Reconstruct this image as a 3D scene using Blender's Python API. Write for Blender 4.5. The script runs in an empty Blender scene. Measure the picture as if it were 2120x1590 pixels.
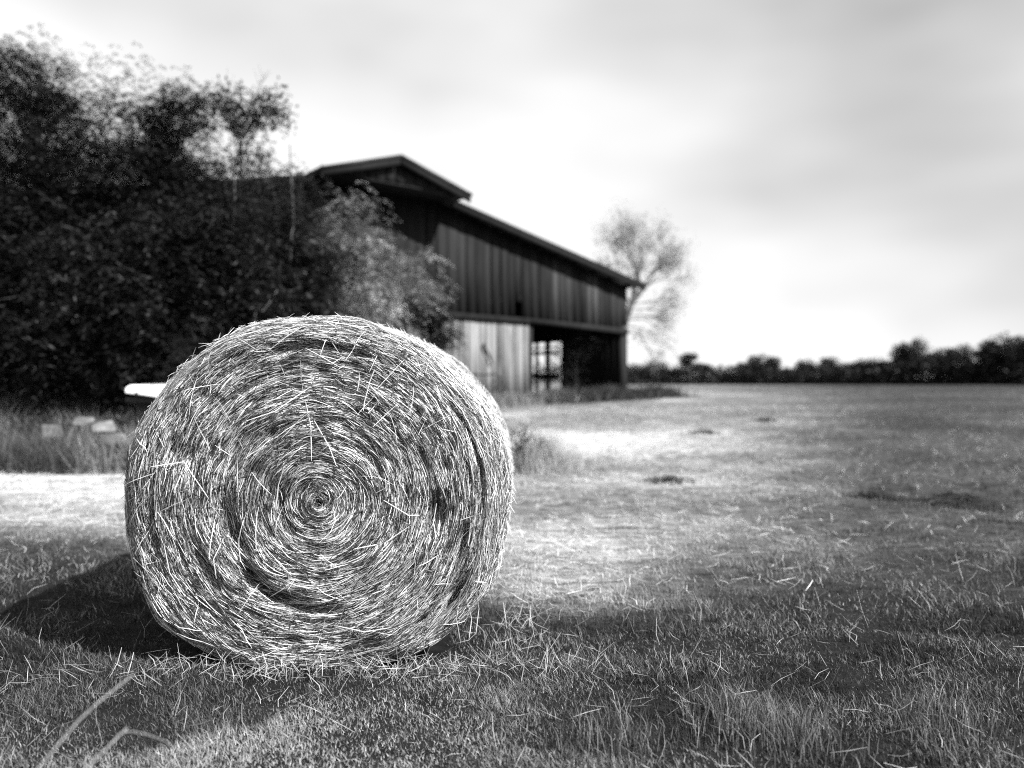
import bpy, math, random
import numpy as np
from mathutils import Vector

S = bpy.context.scene
COL = S.collection
rng = np.random.default_rng(7)
random.seed(7)

# ------------------------------------------------------------------ camera
F = 1600.0            # focal length in photo pixels (photo 2120 wide)
HX, HY = 1060.0, 783.0
CH = 1.36             # eye height
cam_d = bpy.data.cameras.new("camera")
cam = bpy.data.objects.new("camera", cam_d)
COL.objects.link(cam)
cam.location = (0, 0, CH)
cam.rotation_euler = (math.radians(90), 0, 0)
cam_d.sensor_width = 36.0
cam_d.lens = F / 2120 * 36.0
cam_d.shift_y = -(795 - HY) / 2120
cam_d.clip_start = 0.05
cam_d.clip_end = 6000
cam_d.dof.use_dof = True
cam_d.dof.focus_distance = 3.45
cam_d.dof.aperture_fstop = 0.95
S.camera = cam

# ------------------------------------------------------------------ light
SUN_AZ, SUN_EL = math.radians(121), math.radians(41)     # azimuth clockwise from +Y
world = bpy.data.worlds.new("World")
S.world = world
world.use_nodes = True
wn, wl = world.node_tree.nodes, world.node_tree.links
wn.clear()
w_out = wn.new("ShaderNodeOutputWorld")
w_bg = wn.new("ShaderNodeBackground")
w_bg.inputs["Strength"].default_value = 0.05
w_sky = wn.new("ShaderNodeTexSky")
w_sky.sky_type = 'NISHITA'
w_sky.sun_disc = False
w_sky.sun_elevation = SUN_EL
w_sky.sun_rotation = SUN_AZ
w_bw = wn.new("ShaderNodeRGBToBW")                      # monochrome picture: grey daylight
wl.new(w_sky.outputs[0], w_bw.inputs[0])
w_tc = wn.new("ShaderNodeTexCoord")
w_map = wn.new("ShaderNodeMapping")
w_map.inputs["Scale"].default_value = (1.0, 1.0, 2.2)
w_map.inputs["Location"].default_value = (6.45, 4.6, 1.95)
wl.new(w_tc.outputs["Generated"], w_map.inputs[0])
w_n = wn.new("ShaderNodeTexNoise")
w_n.inputs["Scale"].default_value = 0.9
w_n.inputs["Detail"].default_value = 4
w_n.inputs["Roughness"].default_value = 0.5
wl.new(w_map.outputs[0], w_n.inputs[0])
w_r = wn.new("ShaderNodeMapRange")
w_r.inputs[1].default_value = 0.475
w_r.inputs[2].default_value = 0.72
w_r.inputs[3].default_value = 10.5
w_r.inputs[4].default_value = 3.9
wl.new(w_n.outputs[0], w_r.inputs[0])
w_mix = wn.new("ShaderNodeMix")                          # thin high cloud over the clear sky
w_mix.data_type = 'FLOAT'
w_mix.inputs[0].default_value = 0.72
wl.new(w_bw.outputs[0], w_mix.inputs[2])
wl.new(w_r.outputs[0], w_mix.inputs[3])
wl.new(w_mix.outputs[0], w_bg.inputs["Color"])
wl.new(w_bg.outputs[0], w_out.inputs[0])

sun_d = bpy.data.lights.new("sun", 'SUN')
sun_d.energy = 5.0
sun_d.angle = math.radians(0.5)
sun_d.color = (1.0, 1.0, 1.0)
sun = bpy.data.objects.new("sun", sun_d)
COL.objects.link(sun)
to_sun = Vector((math.sin(SUN_AZ) * math.cos(SUN_EL), math.cos(SUN_AZ) * math.cos(SUN_EL), math.sin(SUN_EL)))
sun.rotation_euler = to_sun.to_track_quat('Z', 'Y').to_euler()

S.view_settings.view_transform = 'Standard'
S.view_settings.look = 'None'
S.view_settings.gamma = 1.0
S.view_settings.use_curve_mapping = False
S.view_settings.exposure = 1.32
S.render.engine = 'CYCLES'
S.cycles.filter_width = 1.1
S.cycles.use_denoising = False
S.cycles.max_bounces = 5
S.cycles.diffuse_bounces = 3


# ------------------------------------------------------------------ helpers
def smooth(a, b, x):
    t = np.clip((np.asarray(x, float) - a) / (b - a), 0, 1)
    return t * t * (3 - 2 * t)


_lat = np.random.default_rng(3).random((256, 256))


def vnoise(x, y):
    x = np.asarray(x, float); y = np.asarray(y, float)
    xi = np.floor(x).astype(int); yi = np.floor(y).astype(int)
    fx = x - xi; fy = y - yi
    fx = fx * fx * (3 - 2 * fx); fy = fy * fy * (3 - 2 * fy)
    a = _lat[xi % 256, yi % 256]; b = _lat[(xi + 1) % 256, yi % 256]
    c = _lat[xi % 256, (yi + 1) % 256]; d = _lat[(xi + 1) % 256, (yi + 1) % 256]
    return (a * (1 - fx) + b * fx) * (1 - fy) + (c * (1 - fx) + d * fx) * fy


def fnoise(x, y, o=4):
    s = 0; a = 0.5; n = 0
    for k in range(o):
        s = s + a * vnoise(np.asarray(x) * 2 ** k + 17.3 * k, np.asarray(y) * 2 ** k + 5.1 * k); n += a; a *= .55
    return s / n


def ground_z(x, y):
    x = np.asarray(x, float); y = np.asarray(y, float)
    z = 0.78 * smooth(4.5, 31, y) - 0.55 * smooth(36, 150, y)
    z = z + 0.62 * np.exp(-(((x + 7.6) / 3.2) ** 2 + ((y - 12.8) / 1.9) ** 2))       # overgrown heap by the trees
    z = z + 0.05 * (fnoise(x * .7, y * .7, 3) - .5) * smooth(2, 6, y)
    flat = 1 - np.exp(-(((x + .9) / 1.3) ** 2 + ((y - 3.7) / 1.0) ** 2))
    z = z + 0.035 * (fnoise(x * 2.3 + 9, y * 2.3, 2) - .5) * flat
    return z


def gz(x, y):
    return float(ground_z(x, y))


def px_at(px, py, Y):
    """point of the place seen at a photo pixel, at depth Y"""
    return np.array([(px - HX) / F * Y, Y, CH - (py - HY) / F * Y])


def dry_vignette(x, y):
    """0 = green stubble, 1 = pale dry cut hay; a vignette is painted in on the right"""
    x = np.asarray(x, float); y = np.asarray(y, float)
    n = fnoise(x * .55 + 3, y * 1.1, 4)
    n2 = fnoise(x * .13 + 40, y * .42 + 11, 3)
    edge = y + 1.6 * (n - .5) + 0.25 * np.clip(x, -3, 6)
    d = smooth(4.6, 6.6, edge)
    d = d * (1 - .45 * smooth(22, 45, y))
    u = x / np.maximum(y, .5)
    d = d * (1 - .88 * smooth(.16, .50, u + .35 * (n2 - .5)))  # painted vignette: the field turns darker towards the right
    strip = smooth(.38, .62, n2 * .6 + n * .4)
    d = d * (.35 + .65 * strip)
    d = np.maximum(d, .42 * np.exp(-(((x + .5) / 1.0) ** 2 + ((y - 2.9) / .45) ** 2)) * smooth(.3, .6, n))
    d = np.maximum(d, .6 * np.exp(-((x - .35) / .7) ** 2) * smooth(4.0, 5.2, y) * smooth(9, 6, y))
    return np.clip(d, 0, 1)


def mesh_np(name, verts, quads=None, tris=None, mat=None, attrs=None, parent=None, smooth_sh=False):
    me = bpy.data.meshes.new(name)
    verts = np.asarray(verts, np.float32).reshape(-1, 3)
    me.vertices.add(len(verts))
    me.vertices.foreach_set("co", verts.ravel())
    loops = []; starts = []; n = 0
    if quads is not None and len(quads):
        q = np.asarray(quads, np.int32).reshape(-1, 4)
        loops.append(q.ravel()); starts.append(np.arange(len(q)) * 4); n = len(q) * 4
    if tris is not None and len(tris):
        t = np.asarray(tris, np.int32).reshape(-1, 3)
        loops.append(t.ravel()); starts.append(n + np.arange(len(t)) * 3)
    L = np.concatenate(loops).astype(np.int32); ST = np.concatenate(starts).astype(np.int32)
    me.loops.add(len(L)); me.loops.foreach_set("vertex_index", L)
    me.polygons.add(len(ST)); me.polygons.foreach_set("loop_start", ST)
    if smooth_sh:
        me.polygons.foreach_set("use_smooth", np.ones(len(ST), bool))
    for k, v in (attrs or {}).items():
        a = me.attributes.new(k, 'FLOAT', 'POINT')
        a.data.foreach_set("value", np.asarray(v, np.float32))
    me.update(calc_edges=True)
    me.validate()
    if mat: me.materials.append(mat)
    o = bpy.data.objects.new(name, me)
    COL.objects.link(o)
    if parent: o.parent = parent
    return o


def thing(name, label, cat, loc=(0, 0, 0), group=None, rotz=0):
    o = bpy.data.objects.new(name, None)
    o.empty_display_size = .2
    COL.objects.link(o)
    o.location = loc; o.rotation_euler = (0, 0, rotz)
    o["label"] = label; o["category"] = cat
    if group: o["group"] = group
    return o


def tag(o, label=None, cat=None, group=None, kind=None):
    if label: o["label"] = label
    if cat: o["category"] = cat
    if group: o["group"] = group
    if kind: o["kind"] = kind
    return o


def new_mat(name):
    m = bpy.data.materials.new(name)
    m.use_nodes = True
    nt = m.node_tree
    return m, nt.nodes, nt.links, nt.nodes["Principled BSDF"]


def grey(v):
    return (v, v, v, 1)


def attr_mat(name, rough=.6, spec=.3, gain=1.0, noise=0.0, nscale=40, translucent=0.0):
    """grey taken from the per-piece 'tone' attribute"""
    m, n, l, b = new_mat(name)
    a = n.new("ShaderNodeAttribute"); a.attribute_name = "tone"
    src = a.outputs["Fac"]
    mul = n.new("ShaderNodeMath"); mul.operation = 'MULTIPLY'; mul.inputs[1].default_value = gain
    l.new(src, mul.inputs[0]); src = mul.outputs[0]
    if noise:
        tc = n.new("ShaderNodeTexCoord")
        tx = n.new("ShaderNodeTexNoise"); tx.inputs["Scale"].default_value = nscale; tx.inputs["Detail"].default_value = 3
        l.new(tc.outputs["Object"], tx.inputs[0])
        mr = n.new("ShaderNodeMapRange")
        mr.inputs[1].default_value = .3; mr.inputs[2].default_value = .7
        mr.inputs[3].default_value = 1 - noise; mr.inputs[4].default_value = 1 + noise
        l.new(tx.outputs[0], mr.inputs[0])
        m2 = n.new("ShaderNodeMath"); m2.operation = 'MULTIPLY'
        l.new(src, m2.inputs[0]); l.new(mr.outputs[0], m2.inputs[1]); src = m2.outputs[0]
    l.new(src, b.inputs["Base Color"])
    b.inputs["Roughness"].default_value = rough
    b.inputs["Specular IOR Level"].default_value = spec
    if translucent:
        t = n.new("ShaderNodeBsdfTranslucent")
        l.new(src, t.inputs[0])
        mx = n.new("ShaderNodeMixShader"); mx.inputs[0].default_value = translucent
        l.new(b.outputs[0], mx.inputs[1]); l.new(t.outputs[0], mx.inputs[2])
        l.new(mx.outputs[0], n["Material Output"].inputs[0])
    return m


def noise_mat(name, lo, hi, scale=6, stretch=(1, 1, 1), rough=.8, bump=.3, detail=6, spec=.25, coord="Object", metallic=0):
    m, n, l, b = new_mat(name)
    tc = n.new("ShaderNodeTexCoord")
    mp = n.new("ShaderNodeMapping"); mp.inputs["Scale"].default_value = stretch
    l.new(tc.outputs[coord], mp.inputs[0])
    tx = n.new("ShaderNodeTexNoise"); tx.inputs["Scale"].default_value = scale; tx.inputs["Detail"].default_value = detail
    tx.inputs["Roughness"].default_value = .62
    l.new(mp.outputs[0], tx.inputs[0])
    cr = n.new("ShaderNodeMapRange")
    cr.inputs[1].default_value = .32; cr.inputs[2].default_value = .68
    cr.inputs[3].default_value = lo; cr.inputs[4].default_value = hi
    l.new(tx.outputs[0], cr.inputs[0]); l.new(cr.outputs[0], b.inputs["Base Color"])
    bp = n.new("ShaderNodeBump"); bp.inputs["Strength"].default_value = bump; bp.inputs["Distance"].default_value = .02
    l.new(tx.outputs[0], bp.inputs["Height"]); l.new(bp.outputs[0], b.inputs["Normal"])
    b.inputs["Roughness"].default_value = rough
    b.inputs["Specular IOR Level"].default_value = spec
    b.inputs["Metallic"].default_value = metallic
    return m


def wood_mat(name, lo, hi, rough=.85):
    """weathered planks: each object its own tone, grain along local Z, dark streaks and knots"""
    m, n, l, b = new_mat(name)
    tc = n.new("ShaderNodeTexCoord")
    oi = n.new("ShaderNodeObjectInfo")
    off = n.new("ShaderNodeVectorMath"); off.operation = 'ADD'
    sc = n.new("ShaderNodeVectorMath"); sc.operation = 'SCALE'; sc.inputs["Scale"].default_value = 37.0
    cx = n.new("ShaderNodeCombineXYZ")
    l.new(oi.outputs["Random"], cx.inputs[0]); l.new(oi.outputs["Random"], cx.inputs[2])
    l.new(cx.outputs[0], sc.inputs[0])
    l.new(tc.outputs["Object"], off.inputs[0]); l.new(sc.outputs[0], off.inputs[1])
    mp = n.new("ShaderNodeMapping"); mp.inputs["Scale"].default_value = (26, 26, 0.9)
    l.new(off.outputs[0], mp.inputs[0])
    g = n.new("ShaderNodeTexNoise"); g.inputs["Scale"].default_value = 1.0; g.inputs["Detail"].default_value = 7
    g.inputs["Roughness"].default_value = .65
    l.new(mp.outputs[0], g.inputs[0])
    mp2 = n.new("ShaderNodeMapping"); mp2.inputs["Scale"].default_value = (3, 3, .7)
    l.new(off.outputs[0], mp2.inputs[0])
    g2 = n.new("ShaderNodeTexNoise"); g2.inputs["Scale"].default_value = 1.0; g2.inputs["Detail"].default_value = 4
    l.new(mp2.outputs[0], g2.inputs[0])
    ad = n.new("ShaderNodeMath"); ad.operation = 'MULTIPLY_ADD'; ad.inputs[1].default_value = .55
    l.new(g.outputs[0], ad.inputs[0])
    m3 = n.new("ShaderNodeMath"); m3.operation = 'MULTIPLY_ADD'; m3.inputs[1].default_value = .3
    l.new(g2.outputs[0], m3.inputs[0])
    rm = n.new("ShaderNodeMath"); rm.operation = 'MULTIPLY'; rm.inputs[1].default_value = .2
    l.new(oi.outputs["Random"], rm.inputs[0]); l.new(rm.outputs[0], m3.inputs[2])
    l.new(m3.outputs[0], ad.inputs[2])
    cr = n.new("ShaderNodeMapRange")
    cr.inputs[1].default_value = .36; cr.inputs[2].default_value = .68
    cr.inputs[3].default_value = lo; cr.inputs[4].default_value = hi
    l.new(ad.outputs[0], cr.inputs[0]); l.new(cr.outputs[0], b.inputs["Base Color"])
    bp = n.new("ShaderNodeBump"); bp.inputs["Strength"].default_value = .5; bp.inputs["Distance"].default_value = .006
    l.new(g.outputs[0], bp.inputs["Height"]); l.new(bp.outputs[0], b.inputs["Normal"])
    b.inputs["Roughness"].default_value = rough
    b.inputs["Specular IOR Level"].default_value = .15
    return m


M_STRAW = attr_mat("dry_straw", .55, .3, 1.0, .15, 60, .05)
M_CORE = noise_mat("packed_hay", .01, .06, 30, (1, 1, 1), .9, .8)
M_GRASS = attr_mat("grass_blades", .55, .3, 1.0, 0, 1, .2)
M_LEAF = attr_mat("dark_leaves", .55, .2, .37, 0, 1, .15)
M_BARK = noise_mat("bark", .015, .05, 9, (1, 1, .25), .9, .8)
M_PALEBARK = noise_mat("pale_twigs", .05, .12, 9, (1, 1, .25), .9, .5)
M_DARKWOOD = wood_mat("dark_weathered_boards", .003, .019)
M_PALEWOOD = wood_mat("pale_weathered_boards", .015, .22)
M_MIDWOOD = wood_mat("greyer_weathered_boards", .008, .045)
M_INWOOD = wood_mat("old_inside_boards", .004, .014)
M_ROOF = noise_mat("rusty_roof_metal", .006, .018, 3, (1, 1, 1), .6, .1)
M_CONC = noise_mat("pale_concrete", .07, .22, 5, (1, 1, 1), .9, .6)
M_WHITE = noise_mat("white_paint", .68, .82, 2, (1, 1, 1), .4, .03)
M_DARKMETAL = noise_mat("dark_metal", .015, .04, 8, (1, 1, 1), .6, .2)
M_DIRT = noise_mat("barn_dirt", .03, .07, 3, (1, 1, 1), .95, .4)


# vectorised ribbons / blades / tubes -----------------------------------------
def unit(v):
    return v / np.maximum(np.linalg.norm(v, axis=-1, keepdims=True), 1e-9)


def folded_strips(P, side, nrm, w, fold):
    """P (N,K,3) centre lines; V-section strips (three verts across). returns verts, quads"""
    N, K, _ = P.shape
    taper = np.ones(K); taper[0] = .55; taper[-1] = .35
    ww = (w[:, None] * taper[None])[..., None]
    A = P + side * ww * .5 - nrm * ww * fold
    B = P + nrm * ww * fold * .6
    C = P - side * ww * .5 - nrm * ww * fold
    V = np.stack([A, B, C], 2).reshape(-1, 3)
    base = (np.arange(N) * K * 3)[:, None, None]
    k = (np.arange(K - 1) * 3)[None, :, None]
    j = np.arange(2)[None, None, :]
    i0 = base + k + j
    Q = np.stack([i0, i0 + 1, i0 + 4, i0 + 3], -1).reshape(-1, 4)
    return V, Q


def blade_mesh(xy, z, h, w, tone, lean, curl, name, mat, heading=None, parent=None, r=None):
    """grass blades: 5 verts each (quad + tri)"""
    r = r or rng
    N = len(xy)
    a = r.uniform(0, 2 * np.pi, N)
    hd = r.uniform(0, 2 * np.pi, N) if heading is None else heading
    side = np.stack([np.cos(a), np.sin(a), np.zeros(N)], 1)
    ld = np.stack([np.cos(hd), np.sin(hd), np.zeros(N)], 1)
    root = np.column_stack([xy, z - .01])
    up = np.array([0, 0, 1.0])
    mid = root + ld * (h * np.sin(lean) * .5)[:, None] + up * (h * np.cos(lean) * .55)[:, None]
    l2 = lean + curl
    tip = mid + ld * (h * np.sin(l2) * .5)[:, None] + up * (h * np.cos(l2) * .5)[:, None]
    hw = (w * .5)[:, None]
    V = np.stack([root - side * hw, root + side * hw, mid + side * hw * .75, mid - side * hw * .75, tip], 1).reshape(-1, 3)
    b = np.arange(N) * 5
    Q = np.stack([b, b + 1, b + 2, b + 3], 1)
    T = np.stack([b + 3, b + 2, b + 4], 1)
    return mesh_np(name, V, Q, T, mat, {"tone": np.repeat(tone, 5)}, parent)


def tubes(segs, n=5):
    """segs: list of (p0,p1,r0,r1). returns verts, quads"""
    P0 = np.array([s[0] for s in segs], float); P1 = np.array([s[1] for s in segs], float)
    R0 = np.array([s[2] for s in segs], float); R1 = np.array([s[3] for s in segs], float)
    d = unit(P1 - P0)
    ref = np.where(np.abs(d[:, 2:3]) > .9, np.array([[1.0, 0, 0]]), np.array([[0, 0, 1.0]]))
    u = unit(np.cross(d, ref)); v = np.cross(d, u)
    an = np.arange(n) * 2 * np.pi / n
    ring = u[:, None] * np.cos(an)[None, :, None] + v[:, None] * np.sin(an)[None, :, None]
    V = np.concatenate([P0[:, None] + ring * R0[:, None, None], P1[:, None] + ring * R1[:, None, None]], 1).reshape(-1, 3)
    b = (np.arange(len(segs)) * 2 * n)[:, None]
    i = np.arange(n)[None]; j = (i + 1) % n
    Q = np.stack([b + i, b + j, b + n + j, b + n + i], -1).reshape(-1, 4)
    return V, Q


def tube_obj(name, segs, mat, parent=None, n=6):
    V, Q = tubes(segs, n)
    return mesh_np(name, V, Q, None, mat, None, parent, True)


def curve_segs(pts, r0, r1, wig=0, sub=6, r=None):
    """smooth chain through pts"""
    r = r or rng
    pts = [np.array(p, float) for p in pts]
    out = []
    n = len(pts)
    for i in range(n - 1):
        p0 = pts[max(i - 1, 0)]; p1 = pts[i]; p2 = pts[i + 1]; p3 = pts[min(i + 2, n - 1)]
        for k in range(sub):
            t = k / sub
            out.append(.5 * ((2 * p1) + (-p0 + p2) * t + (2 * p0 - 5 * p1 + 4 * p2 - p3) * t * t + (-p0 + 3 * p1 - 3 * p2 + p3) * t ** 3))
    out.append(pts[-1])
    out = np.array(out)
    if wig: out[1:-1] += r.normal(0, wig, (len(out) - 2, 3))
    rad = np.linspace(r0, r1, len(out))
    return [(out[i], out[i + 1], rad[i], rad[i + 1]) for i in range(len(out) - 1)]


def leaves_pinnate(P, D, L, k, ll, lw, tone, droop=.5, r=None):
    """compound leaves hanging from P along D; k leaflets each. returns verts, quads, tone"""
    r = r or rng
    N = len(P)
    s = (np.arange(k) // 2 + .6) / (k / 2)
    sgn = np.where(np.arange(k) % 2, 1, -1)
    D = unit(D)
    side = unit(np.cross(D, np.array([0, 0, 1.0])) + 1e-4)
    base = P[:, None] + D[:, None] * (L[:, None] * s[None])[..., None]
    base[..., 2] -= (L[:, None] * s[None] ** 2) * droop
    ld = D[:, None] * .45 + side[:, None] * sgn[None, :, None] * .8 + np.array([0, 0, -.35]) + r.normal(0, .28, (N, k, 3))
    ld = unit(ld)
    wd = unit(np.cross(ld, np.array([0, 0, 1.0]) + r.normal(0, .5, (N, k, 3))))
    lL = ll * r.uniform(.7, 1.25, (N, k, 1)); lW = lw * r.uniform(.7, 1.2, (N, k, 1))
    tip = base + ld * lL; mid = base + ld * lL * .45
    mid[..., 2] += .15 * lW[..., 0]
    V = np.stack([base, mid + wd * lW * .5, tip, mid - wd * lW * .5], 2).reshape(-1, 3)
    b = np.arange(N * k) * 4
    Q = np.stack([b, b + 1, b + 2, b + 3], 1)
    tn = np.repeat((tone[:, None] * r.uniform(.7, 1.4, (N, k))).ravel(), 4)
    return V, Q, tn


def leaves_broad(P, ll, lw, tone, r=None, droop=.2):
    r = r or rng
    N = len(P)
    d = unit(r.normal(0, 1, (N, 3)) + np.array([0, 0, -droop]))
    w = unit(np.cross(d, r.normal(0, 1, (N, 3))))
    L = ll * r.uniform(.6, 1.3, (N, 1)); W = lw * r.uniform(.7, 1.2, (N, 1))
    mid = P + d * L * .45
    V = np.stack([P, mid + w * W * .5, P + d * L, mid - w * W * .5], 1).reshape(-1, 3)
    b = np.arange(N) * 4
    return V, np.stack([b, b + 1, b + 2, b + 3], 1), np.repeat(tone * r.uniform(.7, 1.4, N), 4)


def join(parts):
    V = []; Q = []; T = []; o = 0
    for v, q, t in parts:
        V.append(v); Q.append(q + o); T.append(t); o += len(v)
    return np.concatenate(V), np.concatenate(Q), np.concatenate(T)


def make_tree(name, label, cat, base, blobs, nclump, leaf, per, tone, trunk_r, group=None, seed=1, crad=.45,
              limb_n=22, mat_bark=None, stem_top=None, lsize=(.065, .022), spread=1.0):
    """trunk with limbs reaching to leaf clumps spread through the union of ellipsoids (offsets from base)"""
    r = np.random.default_rng(seed)
    t = thing(name, label, cat, base, group)
    vol = np.array([b[3] * b[4] * b[5] for b in blobs]); vol = vol / vol.sum()
    which = r.choice(len(blobs), nclump, p=vol)
    B = np.array(blobs, float)
    dirs = unit(r.normal(0, 1, (nclump, 3)))
    rad = r.uniform(.25, 1.0, (nclump, 1)) ** .45
    C = B[which, :3] + dirs * rad * B[which, 3:6]
    C = C[C[:, 2] > .15]
    nclump = len(C)
    ctone = tone * np.exp(r.normal(0, .6, nclump))
    csize = crad * r.uniform(.6, 1.35, nclump)
    idx = r.integers(0, nclump, nclump * per)
    off = unit(r.normal(0, 1, (len(idx), 3))) * (r.random((len(idx), 1)) ** .5) * csize[idx][:, None] * np.array([1, 1, .72]) * spread
    P = C[idx] + off
    if leaf == 'pinnate':
        D = off + np.array([0, 0, .05]) + r.normal(0, .15, off.shape)
        D[:, 2] *= .35
        V, Q, tn = leaves_pinnate(P, D, r.uniform(.16, .34, len(P)), 10, lsize[0], lsize[1], ctone[idx], .6, r)
    else:
        V, Q, tn = leaves_broad(P, lsize[0], lsize[1], ctone[idx], r)
    o = mesh_np("crown", V, Q, None, M_LEAF, {"tone": tn}, t)
    top = np.array(stem_top if stem_top is not None else (B[:, 0].mean(), B[:, 1].mean(), (B[:, 2]).max()))
    trunk_pts = [(0, 0, -.15), (top[0] * .15 + r.normal(0, .08), top[1] * .15, top[2] * .33), (top[0] * .55 + r.normal(0, .1), top[1] * .55, top[2] * .66), top]
    segs = curve_segs(trunk_pts, trunk_r, trunk_r * .25, .01, 5, r)
    ch = np.array([s[0] for s in segs])
    for c in C[r.choice(nclump, min(limb_n, nclump), replace=False)]:
        cand = np.where(ch[:, 2] < c[2] - .1)[0]
        j = cand[-1] if len(cand) else 0
        j = max(0, j - r.integers(0, 4))
        p0 = ch[j]
        mid = (p0 + c) / 2 + np.array([0, 0, .12 * np.linalg.norm(c - p0)]) + r.normal(0, .08, 3)
        segs += curve_segs([p0, mid, c], trunk_r * .33, trunk_r * .06, .01, 4, r)
    tube_obj("trunk", segs, mat_bark or M_BARK, t, 6)
    return t


def branching(p, d, L, rad, depth, r, segs, tips, spread=.55, up=.08, shrink=.76):
    n = 3
    for i in range(n):
        d2 = unit((d + r.normal(0, .10, 3) + np.array([0, 0, up]))[None])[0]
        q = p + d2 * L / n
        segs.append((p.copy(), q.copy(), rad * (1 - .12 * i), rad * (1 - .12 * (i + 1))))
        p, d = q, d2
    if depth == 0:
        tips.append(p); return
    k = 2 if r.random() < .45 else 3
    for _ in range(k):
        nd = unit((d + r.normal(0, spread, 3))[None])[0]
        branching(p, nd, L * shrink * r.uniform(.8, 1.15), rad * .62, depth - 1, r, segs, tips, spread, up, shrink)
    tips.append(p)


# ------------------------------------------------------------------ ground
def grid_axis(lo, hi, fine, growth, mx):
    a = [0.0]; s = fine
    while a[-1] < hi:
        a.append(a[-1] + s); s = min(s * growth, mx)
    b = [0.0]; s = fine
    while b[-1] > lo:
        b.append(b[-1] - s); s = min(s * growth, mx)
    return np.array(sorted(set(b + a)))


gx = grid_axis(-2500, 2500, .10, 1.06, 200)
gy = grid_axis(-400, 4000, .09, 1.03, 250)
GX, GY = np.meshgrid(gx, gy)
GV = np.column_stack([GX.ravel(), GY.ravel(), ground_z(GX, GY).ravel()])
nx, ny = len(gx), len(gy)
ii = (np.arange(ny - 1)[:, None] * nx + np.arange(nx - 1)[None]).ravel()
GQ = np.stack([ii, ii + 1, ii + nx + 1, ii + nx], 1)
gm, n, l, b = new_mat("field_soil_and_stubble")
at = n.new("ShaderNodeAttribute"); at.attribute_name = "dry"
tc = n.new("ShaderNodeTexCoord")
nz = n.new("ShaderNodeTexNoise"); nz.inputs["Scale"].default_value = 9; nz.inputs["Detail"].default_value = 8; nz.inputs["Roughness"].default_value = .7
mp = n.new("ShaderNodeMapping"); mp.inputs["Scale"].default_value = (.5, 1.0, 1)
l.new(tc.outputs["Object"], mp.inputs[0]); l.new(mp.outputs[0], nz.inputs[0])
mr1 = n.new("ShaderNodeMapRange"); mr1.inputs[1].default_value = .35; mr1.inputs[2].default_value = .68; mr1.inputs[3].default_value = .005; mr1.inputs[4].default_value = .02
mr2 = n.new("ShaderNodeMapRange"); mr2.inputs[1].default_value = .35; mr2.inputs[2].default_value = .62; mr2.inputs[3].default_value = .10; mr2.inputs[4].default_value = .52
l.new(nz.outputs[0], mr1.inputs[0]); l.new(nz.outputs[0], mr2.inputs[0])
mx = n.new("ShaderNodeMix"); mx.data_type = 'FLOAT'
l.new(at.outputs["Fac"], mx.inputs[0]); l.new(mr1.outputs[0], mx.inputs[2]); l.new(mr2.outputs[0], mx.inputs[3])
l.new(mx.outputs[0], b.inputs["Base Color"])
b.inputs["Roughness"].default_value = .95; b.inputs["Specular IOR Level"].default_value = .1
bp = n.new("ShaderNodeBump"); bp.inputs["Strength"].default_value = .9; bp.inputs["Distance"].default_value = .06
l.new(nz.outputs[0], bp.inputs["Height"]); l.new(bp.outputs[0], b.inputs["Normal"])
g = mesh_np("ground", GV, GQ, None, gm, {"dry": (dry_vignette(GX, GY) * smooth(3.7, 4.9, GY)).ravel()}, None, True)
tag(g, "gently rising mown hay field", kind="structure")

# ------------------------------------------------------------------ barn
Cx, Cy = 3.9, 26.0                      # front right corner
D = np.array([-0.783, -0.622])          # along the gable wall, towards the left
NB = np.array([-0.622, 0.783])          # into the barn
T_R = 8.8                               # ridge distance from the corner
DEPTH = 14.0


def wall_tz(px, py, s=0.0):
    """(t, z) on the plane s behind the gable wall seen at a photo pixel"""
    k = (px - HX) / F
    cx, cy = Cx + NB[0] * s, Cy + NB[1] * s
    t = (cx - k * cy) / (-D[0] + k * D[1])
    Y = cy + t * D[1]
    return t, CH - (py - HY) / F * Y


def WP(t, s, z):
    """barn coordinates: t along gable from the right corner, s into the barn"""
    return np.array([Cx + D[0] * t + NB[0] * s, Cy + D[1] * t + NB[1] * s, z])


zg0 = gz(Cx, Cy)
t_r, z_r = wall_tz(832, 326, -1.25)
T_R = t_r
t_me, z_me = wall_tz(962, 398, -1.25)          # monitor eave
t_ls, z_ls = wall_tz(945, 420, -.45)          # top of lean-to roof
t_e, z_e = wall_tz(1300, 582, -.45)           # right eave
W_ALL = 2 * T_R


def roof_z(t):
    if t > T_R: t = 2 * T_R - t
    if t < t_ls: return z_e + (z_ls - z_e) * (t - t_e) / (t_ls - t_e)
    return z_me + (z_r - z_me) * (t - t_me) / (t_r - t_me)


barn = thing("barn", "dark weathered wooden barn with raised centre roof and open doorway", "barn", tuple(WP(T_R, 0, gz(*WP(T_R, 0, 0)[:2]))))
BI = -Vector(barn.location)


def bobj(name, V, Q=None, T=None, mat=None, parent=None, sm=False):
    o = mesh_np(name, np.asarray(V, float) + (np.array(BI) if parent is None else 0), Q, T, mat, None, parent or barn, sm)
    return o


BOXQ = [(0, 1, 2, 3), (7, 6, 5, 4), (0, 4, 5, 1), (1, 5, 6, 2), (2, 6, 7, 3), (3, 7, 4, 0)]


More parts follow.
